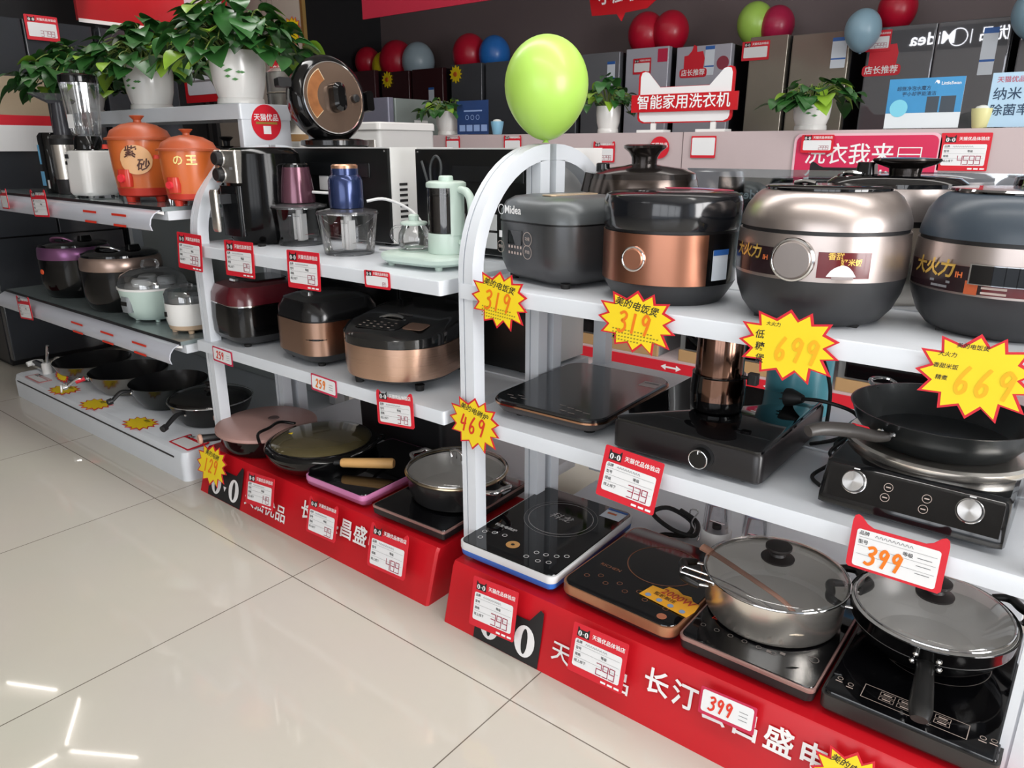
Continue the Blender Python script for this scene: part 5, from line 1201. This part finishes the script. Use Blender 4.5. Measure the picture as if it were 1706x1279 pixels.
# fridges along the back wall
def fridge(label, x0, x1, zt, front, split=False, handle_gap=False, y=5.3, seam=True):
    w = x1 - x0; k = thing('fridge', label, 'fridge', ((x0 + x1) / 2, y, 0), 0)
    G().box(-w / 2, w / 2, .06, .66, .03, zt - .004).make('cabinet', M('fridge_side', '#1d1d20', .35), k)
    G().box(-w / 2 + .02, w / 2 - .02, .1, .6, 0, .03).make('base', BLACK_M, k)
    if split:
        for s in (-1, 1): G().rr(w / 2 - .004, .058, .006, [(0, .752), (0, zt - .003), (.003, zt)], (s * w / 4, .029), 3).make('door', front, k)
    else: G().rr(w - .004, .058, .006, [(0, .752), (0, zt - .003), (.003, zt)], (0, .029), 3).make('door', front, k)
    G().rr(w - .004, .058, .006, [(0, .05), (0, .742)], (0, .029), 3).make('freezer_door', front, k)
    return k, w
def sticker(k, name, mat, x, z, w, h, prints=()):
    o = G().prism(rr2(w, h, .004), 0, .001).make(name, mat, k, (x, -.0012, z))
    for pm, pts in prints: T().poly(pts).make(name + '_print', pm, o, -.0004)
    return o
def energy(k, x, z, w=.06, h=.15):
    o = sticker(k, 'energy_label', M('energy_label_white', '#d5dde6', .5), x, z, w, h, [(M('energy_blue', '#2d62ae', .5), [(-w / 2, h * .38), (w / 2, h * .38), (w / 2, h / 2), (-w / 2, h / 2)]), (M('energy_blue', '#2d62ae', .5), [(-w / 2, -h * .22), (w / 2, -h * .22), (w / 2, -h * .17), (-w / 2, -h * .17)])])
    return o
FM = M('fridge_maroon_glass', '#3a1d20', .1, coat=.4); FG = M('fridge_grey_glass', '#7d7e83', .016, .55, coat=.0)
FS = M('fridge_silver', '#8b8e95', .24, .5); FWt = M('fridge_white', '#b4b5c0', .18, .1, coat=.3); FGo = M('fridge_champagne', '#9d968a', .13, .5, coat=.3)
fridge('dull red fridge at the far left of the back row, behind the upright pressure pan', -6.42, -5.95, 1.90, M('fridge_red_brown', '#4a2a2e', .12, coat=.3))
fridge('dark maroon fridge with a yellow flower, second in the back row', -5.86, -5.47, 1.868, FM)
k, w = fridge('dark maroon fridge with a blue label, third in the back row', -5.43, -5.03, 1.87, FM); energy(k, .05, 1.62, .07, .17)
k, w = fridge('mid grey fridge with a yellow flower, fourth in the back row', -4.93, -4.56, 1.88, M('fridge_mid_grey', '#55575c', .14, .2, coat=.3))
fridge('wide dull grey fridge behind the green balloon', -4.52, -3.56, 1.875, M('fridge_dull_grey', '#5d6066', .14, .2, coat=.3), split=True)
k, w = fridge('silver fridge behind the plant, right of the green balloon', -3.52, -3.17, 1.872, FS); energy(k, .10, 1.72, .07, .17)
k, w = fridge('white fridge with a red corner sticker, left behind the washing machine sign', -3.12, -2.76, 1.880, FWt)
sticker(k, 'corner_sticker', PINK_CARD, .13, 1.82, .08, .09)
k, w = fridge('white fridge with a thumbs up sticker, right behind the washing machine sign', -2.70, -2.28, 1.862, FWt); energy(k, .05, 1.76, .07, .19)
def thumb(k, x, z, s=1):
    o = G().prism([(a * .075 * s, b * .075 * s) for a, b in ((-1, -.9), (1, -.9), (1.1, .1), (.9, .75), (.3, .7), (.25, 1.2), (-.05, 1.35), (-.25, .8), (-.6, .45), (-1, .4))], 0, .001).make('thumb_sticker', RED_CARD, k, (x, -.0012, z))
    G().prism(rr2(.21 * s, .06 * s, .02), 0, .001).make('sticker_band', RED_CARD, o, (0, -.0012, -.085 * s))
    T().text('店长推荐', .046 * s, 0, 0, .015).make('sticker_print', WHITE_INK, o, 0, (0, -.0022, -.085 * s))
thumb(k, -.07, 1.77)
o = G().lathe([(.045, 0), (.045, .001)], n=28).make('round_sticker', M('maroon_sticker', '#8e3444', .5), k, (.15, -.0005, 1.74), (PI / 2, 0, 0))
k, w = fridge('champagne fridge left of the bright plant on the counter', -2.155, -1.895, 1.885, FGo)
k, w = fridge('champagne fridge behind the bright plant on the counter', -1.87, -1.50, 1.875, FGo); energy(k, .12, 1.75, .09, .18)
k, w = fridge('wide dark grey double door fridge mirroring the lit sign', -1.40, -.64, 1.875, FG, split=True); thumb(k, -.28, 1.72, 1.05); energy(k, .28, 1.70, .075, .25)
fridge('dark grey fridge at the right edge of the photo', -.60, .15, 1.87, FG, split=True)

# price cards on the fridges
price_card('red price card on the white fridge with the corner sticker', (-2.975, 5.294, 1.755), .15, .11, '', detail=False)
price_card('red price card on the left champagne fridge', (-2.11, 5.294, 1.80), .19, .12, '', detail=False)
price_card('red price card 2999 at the top left of the wide dark grey fridge', (-1.335, 5.294, 1.80), .14, .12, '2999', detail=False)
def flower(label, x, z):
    f = thing('yellow_flower', label, 'ornament', (x, 5.285, z), 0)
    P = []
    for i in range(24): a = 2 * PI * i / 24; r_ = .075 if i % 2 == 0 else .05; P.append((r_ * math.cos(a), r_ * math.sin(a)))
    G().prism(P, 0, .01).make('petals', YELLOW, f); G().lathe([(.022, 0), (.018, .008)], n=18).make('flower_heart', M('flower_heart', '#c9601e', .5), f, (0, -.0005, 0), (PI / 2, 0, 0))
flower('yellow flower ornament on the dark maroon fridge', -5.76, 1.80); flower('yellow flower ornament on the mid grey fridge', -4.86, 1.80)

# balloons
def balloon(label, x, y, z, r, col, rough=.35, squash=1.0, tilt=0):
    b = thing('balloon', label, 'balloon', (x, y, z), 0)
    pr = []
    for i in range(0, 25):
        a = -PI / 2 + PI * i / 24; q = math.cos(a) * r; zz = math.sin(a) * r * 1.12 * squash
        if zz < 0: q *= 1 - .16 * (zz / (r * 1.12)) ** 2; zz *= 1.12
        pr.append((max(q, .004), zz))
    G().lathe(pr, n=48).make('balloon_skin', M('balloon_' + col[0], col[1], rough, coat=.1), b, (0, 0, 0), (R(tilt), 0, 0))
    G().lathe([(.010, -r * 1.30), (.004, -r * 1.25), (.006, -r * 1.2)], n=14).make('knot', M('balloon_' + col[0], col[1], rough), b)
    return b
LIME = ('lime', '#acd65e'); BRED = ('red', '#c01030'); BYEL = ('yellow', '#d9c422'); BBLU = ('blue', '#2a74c8'); BPAL = ('pale_blue', '#8fb0c2'); BGRY = ('pale_grey', '#9fb2bd')
balloon('big lime green balloon tied on top of the arched post', -1.165, 1.60, 1.322, .104, LIME)
yb = 5.62
for lb, x, z, r, c in (('red balloon on the fridges, left of the yellow one', -6.40, 2.02, .15, BRED), ('yellow balloon on the fridges, beside the upright pressure pan', -6.14, 1.96, .15, BYEL), ('red balloon on the maroon fridges, left of the pale grey one', -5.96, 2.00, .2, BRED), ('pale grey balloon on the maroon fridges', -5.66, 1.98, .18, BGRY),
                    ('red balloon on the mid grey fridge, left of the blue one', -4.98, 2.00, .18, BRED), ('blue balloon beside the red one, left of the big green balloon', -4.68, 1.98, .16, BBLU), ('red balloon behind the white fridge, left of its twin', -3.13, 2.02, .16, BRED), ('red balloon behind the white fridge, right of its twin', -2.92, 2.02, .15, BRED),
                    ('lime balloon on the champagne fridge', -2.26, 2.02, .14, LIME), ('pink red balloon on the champagne fridge, right of the lime one', -2.10, 1.99, .13, ('pink', '#b3204a')), ('red balloon behind the pale blue one on the wide fridge', -1.33, 2.02, .13, BRED)):
    balloon(lb, x, yb, z, r * .9, c)
balloon('pale blue balloon in front of the top left corner of the wide dark grey fridge', -1.41, 5.20, 1.86, .105, BPAL)
balloon('pale blue balloon at the upper right edge of the photo', -.54, 5.20, 1.87, .11, BPAL)

# potted plants
LEAF = M('leaf_green', '#2c5a28', .32, var=.35, scale=9); LEAF2 = M('leaf_light', '#7da22f', .35, var=.2, scale=9); STEM = M('stem_green', '#6c7f3c', .5); SOIL = M('soil', '#2e241c', .9, bump=.6, var=.2, scale=60)
def plant(label, x, y, z, pr, ph, spread, nleaf, lsize, seed, white=True, droop=.5, height=.6, pot_mat=None, face=False):
    rd = random.Random(seed); k = thing('potted_plant', label, 'potted plant', (x, y, z), rd.uniform(0, 50))
    pm = pot_mat or M('glazed_white_pot', '#e4e3e0', .22, coat=.3)
    G().lathe([(pr * .82, 0), (pr * .86, .004), (pr * .84, .02), (pr * .80, .024), (pr * .93, ph * .4), (pr, ph * .75), (pr * .98, ph), (pr * .92, ph), (pr * .9, ph * .9), (.01, ph * .88)]).make('pot', pm, k)
    G().lathe([(pr * .9, ph * .885), (pr * .6, ph * .92), (.01, ph * .93)], cap0=False).make('soil', SOIL, k)
    fo = G(); fl = G(); sg = G()
    def leaf(g, p, d, s, up):
        d = d.normalized(); side = d.cross(up)
        if side.length < 1e-3: side = Vector((1, 0, 0))
        side.normalize(); n = side.cross(d).normalized(); rows = []
        for f, wd, dr in ((-.05, .12, 0), (.02, .33, .02), (.14, .45, .04), (.30, .49, .04), (.48, .44, .0), (.64, .35, -.06), (.79, .23, -.13), (.91, .11, -.2), (1.0, .0, -.26)):
            c = p + d * f * s + n * dr * s; e = wd * s
            rows.append([c - side * max(e, .0005) + n * e * .22, c, c + side * max(e, .0005) + n * e * .22])
        V = [[g.bm.verts.new(q) for q in r_] for r_ in rows]
        for a, b in zip(V, V[1:]):
            for i in (0, 1): g.bm.faces.new((a[i], a[i + 1], b[i + 1], b[i]))
    for i in range(nleaf):
        a = rd.uniform(0, 2 * PI); q = rd.random() ** .6; el = rd.random()
        hgt = ph + height * spread * (1 - q * droop) * (.25 + .75 * el)
        end = Vector((spread * q * math.cos(a), spread * q * math.sin(a), hgt - droop * spread * q * q * .55))
        base = Vector((pr * .5 * math.cos(a) * rd.random(), pr * .5 * math.sin(a) * rd.random(), ph * .9))
        mid = base.lerp(end, .55) + Vector((0, 0, .22 * spread))
        if i % 2 == 0: sg.tube([base, mid, end], .0022, 5)
        out = Vector((math.cos(a + rd.uniform(-.7, .7)), math.sin(a + rd.uniform(-.7, .7)), rd.uniform(-.9, .25)))
        leaf(fl if rd.random() < .14 else fo, end, out, lsize * rd.uniform(.65, 1.05), Vector((rd.uniform(-.3, .3), rd.uniform(-.3, .3), 1)))
    fo.make('foliage', LEAF, k, ang=180); fl.make('young_foliage', LEAF2, k, ang=180); sg.make('stems', STEM, k)
    return k
def pot_flowers(k, r, z, a):
    t = T(); rd = random.Random(3)
    for i in range(7):
        x, zz = rd.uniform(-.035, .035), rd.uniform(-.03, .03); t.poly([(x - .012, zz), (x, zz + .005), (x + .012, zz), (x, zz - .005)])
    t.make('painted_leaves', M('painted_green', '#4f8a4a', .4), k, bend=(r, a - math.degrees(k.rotation_euler.z)), loc=(0, 0, z))
    T().text('花', .018, -.02, .02).make('painted_mark', BLACK_INK, k, bend=(r, a - 14 - math.degrees(k.rotation_euler.z)), loc=(0, 0, z))
k = plant('trailing green plant in a white painted pot, rightmost on the riser shelf', -2.655, 1.695, 1.3262, .100, .185, .25, 210, .095, 4, droop=.5, height=.85); pot_flowers(k, .1005, .11, 45)
k = plant('trailing green plant in a white painted pot, middle one on the riser shelf', -3.335, 1.695, 1.3262, .100, .185, .25, 190, .095, 9, droop=.6, height=.75); pot_flowers(k, .1005, .11, 20)
k = plant('spreading green plant in a white pot, leftmost, above the juicer and the blender', -3.98, 1.695, 1.3262, .095, .17, .28, 180, .10, 21, droop=.6, height=.6)
CZ = 1.2435
plant('small green plant in a white pot at the left end of the counter', -3.21, 3.42, CZ, .075, .135, .17, 70, .065, 2, height=.55)
k = plant('green plant in a plain white pot, half behind the green balloon', -2.10, 3.42, CZ, .062, .13, .16, 80, .06, 6, height=1.0)
k = plant('sunlit green plant in a white pot with painted leaves, right part of the counter', -1.09, 3.42, CZ, .077, .132, .17, 60, .085, 8, height=.62, droop=.6); pot_flowers(k, .0775, .085, 20)

# signs standing on the counter
s = thing('standing_sign', 'white eared sign with a red band of white lettering, on the counter', 'sign', (-1.66, 3.36, CZ), 2)
W_, H_ = .47, .235
def ear_sign(k): return [(x * W_ * k, .16 + z * H_ * k) for x, z in [(-.44, -.5), (.44, -.5), (.485, -.46), (.5, -.40), (.5, .40), (.485, .48), (.45, .5), (.41, .48), (.27, .18), (-.27, .18), (-.41, .48), (-.45, .5), (-.485, .48), (-.5, .40), (-.5, -.40), (-.485, -.46)]]
G().prism(ear_sign(1.0), 0, .012).make('sign_edge', RED, s); T().poly(ear_sign(.955)).make('sign_face', PAPER, s, -.001)
bd = G().box(-.262, .262, -.016, -.003, .080, .158).make('red_band', RED, s, (0, 0, .012), (0, 0, 0))
T().text('智能家用洗衣机', .066, 0, 0, .012).make('band_lettering', WHITE_INK, bd, -.0175, (0, 0, .119))
for x in (-.15, .15): G().box(x - .012, x + .012, .0, .012, .006, .05).make('leg', PLASTIC_W, s); G().box(x - .07, x + .07, -.03, .05, 0, .012).make('foot', PLASTIC_W, s)
def flyer(name, label, x, w, h, bg, y=3.36):
    f = thing(name, label, 'leaflet stand', (x, y, CZ), 0)
    G().prism([(-w / 2, .004), (w / 2, .004), (w / 2, h), (-w / 2, h)], 0, .004).make('acrylic_board', bg, f)
    G().box(-w / 2, w / 2, -.01, .05, 0, .004).make('acrylic_foot', CLEAR, f); return f
f = flyer('leaflet_stand', 'blue washing leaflet with a bubble and two machines, in front of the wide fridge', -.655, .26, .185, M('leaflet_white', '#d7dee2', .3))
bl = T().poly([(-.13, .06), (.13, .06), (.13, .185), (-.13, .185)]); bl.make('blue_print', M('leaflet_blue', '#3d8cc0', .35, var=.25, scale=6), f, -.0006)
T().text('超微净泡水魔方', .017, -.04, .148, .01).text('更小却更能清洁', .017, -.02, .128, .01).make('print', M('leaflet_ink', '#1f3b58', .5), f, -.001)
T().text('LittleSwan', .016, .085, .163, .01).poly([(.028, .162), (.034, .170), (.040, .162), (.046, .164), (.044, .174), (.034, .176)]).make('white_print', WHITE_INK, f, -.001)
T().poly([(-.085 + .032 * math.cos(2 * PI * i / 24), .078 + .032 * math.sin(2 * PI * i / 24)) for i in range(24)]).make('bubble_print', M('bubble_cyan', '#7cc9df', .3), f, -.0011)
T().poly([(.01, .06), (.052, .06), (.052, .118), (.01, .118)]).poly([(.058, .06), (.108, .06), (.108, .118), (.058, .118)]).make('machine_print', M('leaflet_machine', '#3d4650', .4), f, -.0011)
f = flyer('leaflet_stand', 'pale blue leaflet with dark lettering at the right edge of the photo', -.33, .22, .19, M('leaflet_pale', '#a9c8de', .3, var=.08))
T().text('纳米', .045, -.055, .115, .008).text('除菌率', .042, -.04, .06, .008).make('print', M('leaflet_ink', '#1f3b58', .5), f, -.001)
T().text('天猫优品', .022, -.05, .165, .01).make('red_print', M('leaflet_red', '#b4566a', .5), f, -.001)
f = flyer('leaflet_stand', 'dark blue leaflet with pale drawings, left of the green balloon', -2.965, .235, .185, M('leaflet_navy', '#28406e', .3, var=.3, scale=7))
t = T(); t.bar(-.06, .13, .07, .13, .008)
for x in (-.03, .01, .05): print_ring(t, .012, .003, x - .01, .095)
for i in range(4): t.poly([(-.10 + i * .055, .02), (-.055 + i * .055, .02), (-.055 + i * .055, .055), (-.10 + i * .055, .055)])
t.make('pale_print', M('leaflet_pale_ink', '#8ba3cf', .4), f, -.001)
for lb, x, col in (('little yellow cup on the counter, right of the blue leaflet', -.455, ('cup_yellow', '#d6d298')), ('little blue and white cup on the counter, right of the dark blue leaflet', -2.79, ('cup_blue', '#7fb3cd'))):
    c = thing('cup', lb, 'cup', (x, 3.37, CZ), 0)
    G().lathe([(.022, 0), (.026, .004), (.035, .055), (.036, .07), (.033, .07), (.024, .008), (.005, .006)], n=32).make('cup_body', M(*col, .4), c)
    G().lathe([(.032, .060), (.02, .078), (.006, .082)], n=20).make('filling', M('cup_filling', '#d8dbd6', .7), c)
# signs on the counter front
s = thing('washing_sign', 'crimson washing sign with white lettering and a machine drawing, on the counter front', 'sign', (-.832, 3.292, 1.10), 0)
G().prism(rr2(.55, .30, .03, 0, -.02), 0, .006).make('sign_board', M('sign_pink_edge', '#e6b8c4', .4), s)
T().poly(rr2(.53, .282, .025, 0, -.02)).make('sign_face', M('sign_crimson', '#cf2a55', .4), s, -.0006)
T().text('洗衣我来', .086, -.055, .045, .008).text('省力又省心', .086, -.01, -.055, .008).make('sign_lettering', WHITE_INK, s, -.0012)
t = T()
for a in ((.13, .075, .21, .075), (.13, -.04, .21, -.04), (.13, .075, .13, -.04), (.21, .075, .21, -.04), (.13, .05, .21, .05)): t.bar(*a, .004)
print_ring(t, .03, .006, .17, .005); t.make('machine_drawing', WHITE_INK, s, -.0012)
price_card('red price card 2999 on the left corner of the crimson washing sign', (-1.01, 3.280, 1.19), .13, .07, '2999', detail=False)
price_card('red price card 4599 on the counter front, right of the crimson washing sign', (-.48, 3.292, 1.16), .165, .135, '4599', detail=True)
price_card('white and red price card with slanted red print on the counter front', (-1.515, 3.292, 1.178), .12, .095, '', 'thin', detail=False, hand=False)
p = price_card('red eared price card 2299 on the counter front, right of the arched post', (-2.04, 3.292, 1.155), .125, .10, '2299', 'cat', detail=False)
price_card('red eared price card on the counter front, left of the arch', (-3.06, 3.292, 1.20), .11, .075, '', 'cat', detail=False)
price_card('red eared price card on the counter front, under the green balloon', (-2.62, 3.292, 1.20), .12, .075, '', 'cat', detail=False)
r_ = thing('round_sign', 'round red sticker sign above the bronze lid knob', 'sign', (-1.735, 3.294, 1.175), 0)
G().lathe([(.05, 0), (.05, .003)], n=32).make('disc', RED_CARD, r_, (0, 0, 0), (PI / 2, 0, 0)); T().text('天猫优品', .022, 0, .01, .015).make('print', WHITE_INK, r_, -.0036)
k = thing('display_card', 'black eared card standing in front of the crimson washing sign', 'card', (-.82, 2.95, 1.03), 0)
G().prism([(x, z + .045) for x, z in ears(.21, .10)], 0, .002).make('card_board', BLACK_M, k); G().box(-.02, .02, .002, .03, -.76, .02).make('stand', BLACK_M, k)

# hanging banners
b = thing('hanging_banner', 'red banner hanging from the ceiling above the fridges, upper middle', 'banner', (-2.85, 3.4, 1.935), 0)
G().box(-1.05, .95, 0, .01, 0, .40).make('banner_cloth', M('banner_red', '#b3203a', .5), b)
for x in (-.9, -.1): G().cyl((x, .005, .4), (x, .005, 1.09), .003, n=6).make('cord', GREY_INK, b)
b = thing('hanging_sign', 'red speech bubble sign hanging from the ceiling, top middle', 'sign', (-2.15, 3.6, 1.835), 0)
G().prism([(a * 1.15, b) for a, b in ((-.16, -.005), (-.03, -.01), (-.005, -.045), (.01, -.008), (.12, -.0), (.17, .04), (.18, .12), (.16, .22), (-.16, .22), (-.18, .1))], 0, .008).make('sign_board', RED, b)
T().text('小厨机', .085, -.02, .075, .02).make('sign_lettering', WHITE_INK, b, -.001)
for x in (-.1, .1): G().cyl((x, .004, .2), (x, .004, 1.01), .003, n=6).make('cord', GREY_INK, b)

# ---- left end: dark fridges, poster, lit red panel, upright pan, steamer
LF = M('fridge_black_glass', '#33363b', .16, coat=.3)
for lb, y0, y1 in (('tall black fridge nearest the camera at the far left', 1.36, 2.06), ('tall black fridge behind the nearest one at the far left', 2.09, 2.52)):
    k = thing('fridge', lb, 'fridge', (-4.6, (y0 + y1) / 2, 0), 90); w = y1 - y0
    G().box(-w / 2, w / 2, .06, .66, .03, 1.80).make('cabinet', M('fridge_side', '#1d1d20', .35), k); G().box(-w / 2 + .02, w / 2 - .02, .1, .6, 0, .03).make('base', BLACK_M, k)
    for s_ in (-1, 1): G().rr(w / 2 - .006, .058, .006, [(0, .72), (0, 1.806)], (s_ * w / 4, .029), 3).make('door', LF, k)
    G().rr(w - .006, .058, .006, [(0, .05), (0, .71)], (0, .029), 3).make('freezer_door', LF, k)
price_card('red price card standing on top of the nearest black fridge', (-4.585, 1.80, 1.77), .16, .12, '3799', detail=False, rz=90)
k = thing('wall_poster', 'beige poster with a red stripe on the nearest black fridge at the left edge', 'poster', (-4.585, 1.60, 1.155), 90)
G().box(-.16, .16, 0, .012, 0, .37).make('poster_board', M('poster_beige', '#a8977f', .5), k); T().poly([(-.16, .13), (.16, .13), (.16, .18), (-.16, .18)]).make('red_strip', RED_CARD, k, -.001); T().poly([(-.16, 0), (.16, 0), (.16, .13), (-.16, .13)]).make('white_strip', PAPER, k, -.001)
k = thing('lit_panel', 'red lit wall panel above the dark fridges, upper left', 'sign', (-5.30, 2.63, 1.935), 90)
G().box(-.33, .60, 0, .03, 0, 1.0).make('panel', M('panel_red', '#a3121a', .28, coat=.3), k); G().box(-.33, .10, -.004, 0, -.012, .010).make('white_edge', PLASTIC_W, k)
for x in (-.2, .5): G().box(x - .02, x + .02, .03, .06, -1.935, .5).make('post', BLACK_M, k)
d = bpy.data.lights.new('panel_spot', 'SPOT'); d.energy = 45; d.spot_size = R(50); d.color = (1, .85, .8); d.shadow_soft_size = .03
o = bpy.data.objects.new('panel_spot', d); C.objects.link(o); o.location = (-4.9, 2.75, 2.9); o.rotation_euler = (Vector((-5.3, 2.78, 2.1)) - Vector(o.location)).to_track_quat('-Z', 'Y').to_euler()
k = thing('poster_board', 'white poster with a red frame and red heading, behind the right plant', 'poster', (-5.12, 3.02, 1.45), 0)
G().box(-.31, .32, 0, .012, .03, 1.1).make('frame', RED, k); T().poly(rr2(.55, 1.0, .02, .005, .58)).make('poster_paper', M('poster_paper', '#cfd6e0', .5), k, -.001)
T().text('最高返价值3999元', .062, 0, .72, .012).make('heading', RED_CARD, k, -.0015)
t = T()
for i in range(9): t.bar(-.22, .65 - i * .06, .22 - (i % 3) * .06, .65 - i * .06, .014)
t.make('body_print', GREY_INK, k, -.0015)
G().box(-.03, .03, .012, .04, -1.45, .6).make('stand', BLACK_M, k)
price_star('yellow star on the beige column, above the steamer', (-4.61, 3.385, 1.93), .19, .18, '', '', '', roll=8)
b = thing('wall_banner', 'beige banner with faint bamboo drawing behind the upright pan', 'banner', (-4.96, 3.40, .9), 0)
G().box(-.75, .44, 0, .02, .0, 1.9).make('banner_cloth', M('banner_beige', '#b9afa3', .6), b); G().box(.44, .465, -.004, .024, -.9, 1.9).make('gold_edge', M('gold_trim', '#a98a52', .35, .7), b)
t = T()
for x in (-.02, .05, .11): t.stroke([(x, 1.7), (x + .02, 1.2), (x + .01, .5)], .005)
t.make('bamboo_drawing', M('bamboo_grey', '#8a8579', .6), b, -.001)
G().box(-.42, -.39, .0, .02, -.9, 0).make('post', BLACK_M, b)
# upright pressure pan, steamer and white oven behind the middle rack
MWT = 1.1766
k = thing('pressure_cooker', 'large electric pan with a bronze lid opened upright, on the white microwave', 'frying pan', (-2.265, 1.81, MWT), 84)
G().lathe([(.10, 0), (.12, .006), (.12, .022), (.09, .028)]).make('base', BLACK, k)
up = bpy.data.objects.new('upright_lid', None)
bpy.data.objects.remove(up)
M_UP = Matrix.Translation((0, -.0, .165)) @ Matrix.Rotation(R(84), 4, 'X')
def upr(g, name, mat, parent=k): return g.xf(M_UP).make(name, mat, parent)
shell = upr(G().lathe([(.12, -.095), (.138, -.075), (.149, -.03), (.148, -.012), (.136, .008), (.128, .012), (.120, .010)], n=64), 'lid_shell', BLACK)
upr(G().lathe([(.121, .0105), (.121, .014), (.02, .016)], n=64, cap0=False), 'bronze_plate', M('bronze_plate', '#a48c7c', .2, .85), k)
upr(G().lathe([(.122, .0118), (.1225, .0155), (.119, .0162), (.1185, .0125)], n=64, cap0=False, cap1=False), 'steel_trim', CHROME)
upr(G().rr(.055, .10, .025, [(.004, .016), (0, .022), (.002, .048), (.014, .058)], (0.005, 0), 8), 'lid_knob', BLACK)
upr(G().lathe([(.015, .016), (.014, .03), (.009, .034)], (.085, .0), 20), 'valve', BLACK_M)
ban = [(.125 * math.cos(R(a)), .125 * math.sin(R(a))) for a in range(118, 225, 8)] + [(.078 * math.cos(R(a)), .078 * math.sin(R(a))) for a in range(222, 117, -8)]
upr(G().slab([(x * .86, y * .86) for x, y in ban], .0158, .0168), 'label_edge', M('label_cream', '#d8c8a8', .4)); upr(G().slab([(x * .84 - .002, y * .83) for x, y in ban], .0166, .0172), 'lid_label', M('food_label', '#8d5a34', .35, var=.5, scale=30))
upr(G().rr(.03, .07, .01, [(0, -.03), (0, .02)], (.152, -.005), 4), 'latch', BLACK)
upr(G().rr(.05, .03, .006, [(0, -.05), (0, -.02)], (-.165, .05), 4), 'hinge_handle', BLACK_M)
G().tube([(0, .03, .02), (0, .07, .03), (0, .075, .08)], .018, 10).make('hinge_arm', BLACK, k)
k = thing('steamer', 'stacked steel steamer pot behind the upright bronze lid', 'steamer', (-2.92, 2.14, 1.1995), 0)
for i, z in enumerate((.03, .115, .20)): G().lathe([(.120, z), (.123, z + .004), (.123, z + .078), (.126, z + .082)], n=56).make('steamer_tier', STEEL, k)
G().lathe([(.121, .283), (.10, .30), (.03, .31)], n=56).make('lid', STEEL, k); G().lathe([(.121, 0), (.123, .012), (.12, .03)], n=56).make('base_ring', M('wood_base', '#8d6a3c', .5), k)
G().tube([(.10, -.085, .26), (.12, -.105, .24), (.12, -.105, .2), (.10, -.085, .18)], .006).make('handle', CHROME, k)
k2 = thing('display_stand', 'white stand carrying the steamer, behind the left microwave', 'stand', (-2.92, 2.14, 0), 0); G().rr(.40, .30, .01, [(0, 0), (0, 1.19), (.004, 1.199)], k=3).make('stand_body', PLASTIC_W, k2)
sg = thing('small_sign', 'small ragged red sign above the steamer', 'sign', (-2.90, 2.06, 1.495), 0)
G().prism([(-.085, -.02), (-.05, -.03), (-.04, -.05), (-.02, -.03), (.07, -.028), (.085, 0), (.07, .03), (.03, .028), (-.02, .042), (-.05, .03), (-.08, .02)], 0, .003).make('sign_board', RED_CARD, sg); T().text('店长推荐', .03, 0, 0, .015).make('sign_lettering', WHITE_INK, sg, -.001)
G().box(-.004, .004, .003, .008, -.05, .0).make('clip', CHROME, sg)
k = thing('microwave_oven', 'white microwave facing the camera, right of the upright bronze lid', 'microwave', (-3.04, 2.71, 0), 0)
G().rr(.46, .4, .02, [(0, 0), (0, 1.03)], k=3).make('pedestal', PLASTIC_W, k); G().rr(.44, .38, .02, [(.004, 1.031), (0, 1.04), (0, 1.25), (.004, 1.256)], k=4).make('case', M('oven_white', '#c9cac9', .35), k)
G().rr(.45, .39, .02, [(0, 1.257), (0, 1.285), (.006, 1.292)], k=4).make('top_cover', PLASTIC_W, k)
d = G().rr(.13, .01, .02, [(0, 1.13), (0, 1.21)], (.13, -.194), 6).make('round_display', STEEL, k); G().rr(.04, .006, .004, [(0, 1.15), (0, 1.19)], (.13, -.201), 4).make('display', BLACK_G, d)
G().rr(.16, .006, .01, [(0, 1.11), (0, 1.22)], (-.06, -.192), 4).make('key_panel', M('key_panel_grey', '#9a9ca0', .4), k)
k = thing('fridge', 'short lilac grey fridge with a white paper on its side, behind the white microwave', 'fridge', (-3.86, 3.30, 0), 0)
G().rr(.52, .48, .01, [(0, .02), (0, 1.465)], (0, .3), 3).make('cabinet', M('fridge_pale_green', '#7d8784', .3), k); G().rr(.52, .05, .01, [(0, .02), (0, 1.467)], (0, .028), 3).make('door', M('fridge_lilac', '#7b7c8c', .3, .2), k)
G().box(-.2, .2, .1, .5, 0, .02).make('base', BLACK_M, k)
G().box(.2602, .2615, .22, .34, 1.24, 1.34).make('paper_note', PAPER, k)
bpy.context.view_layer.update()
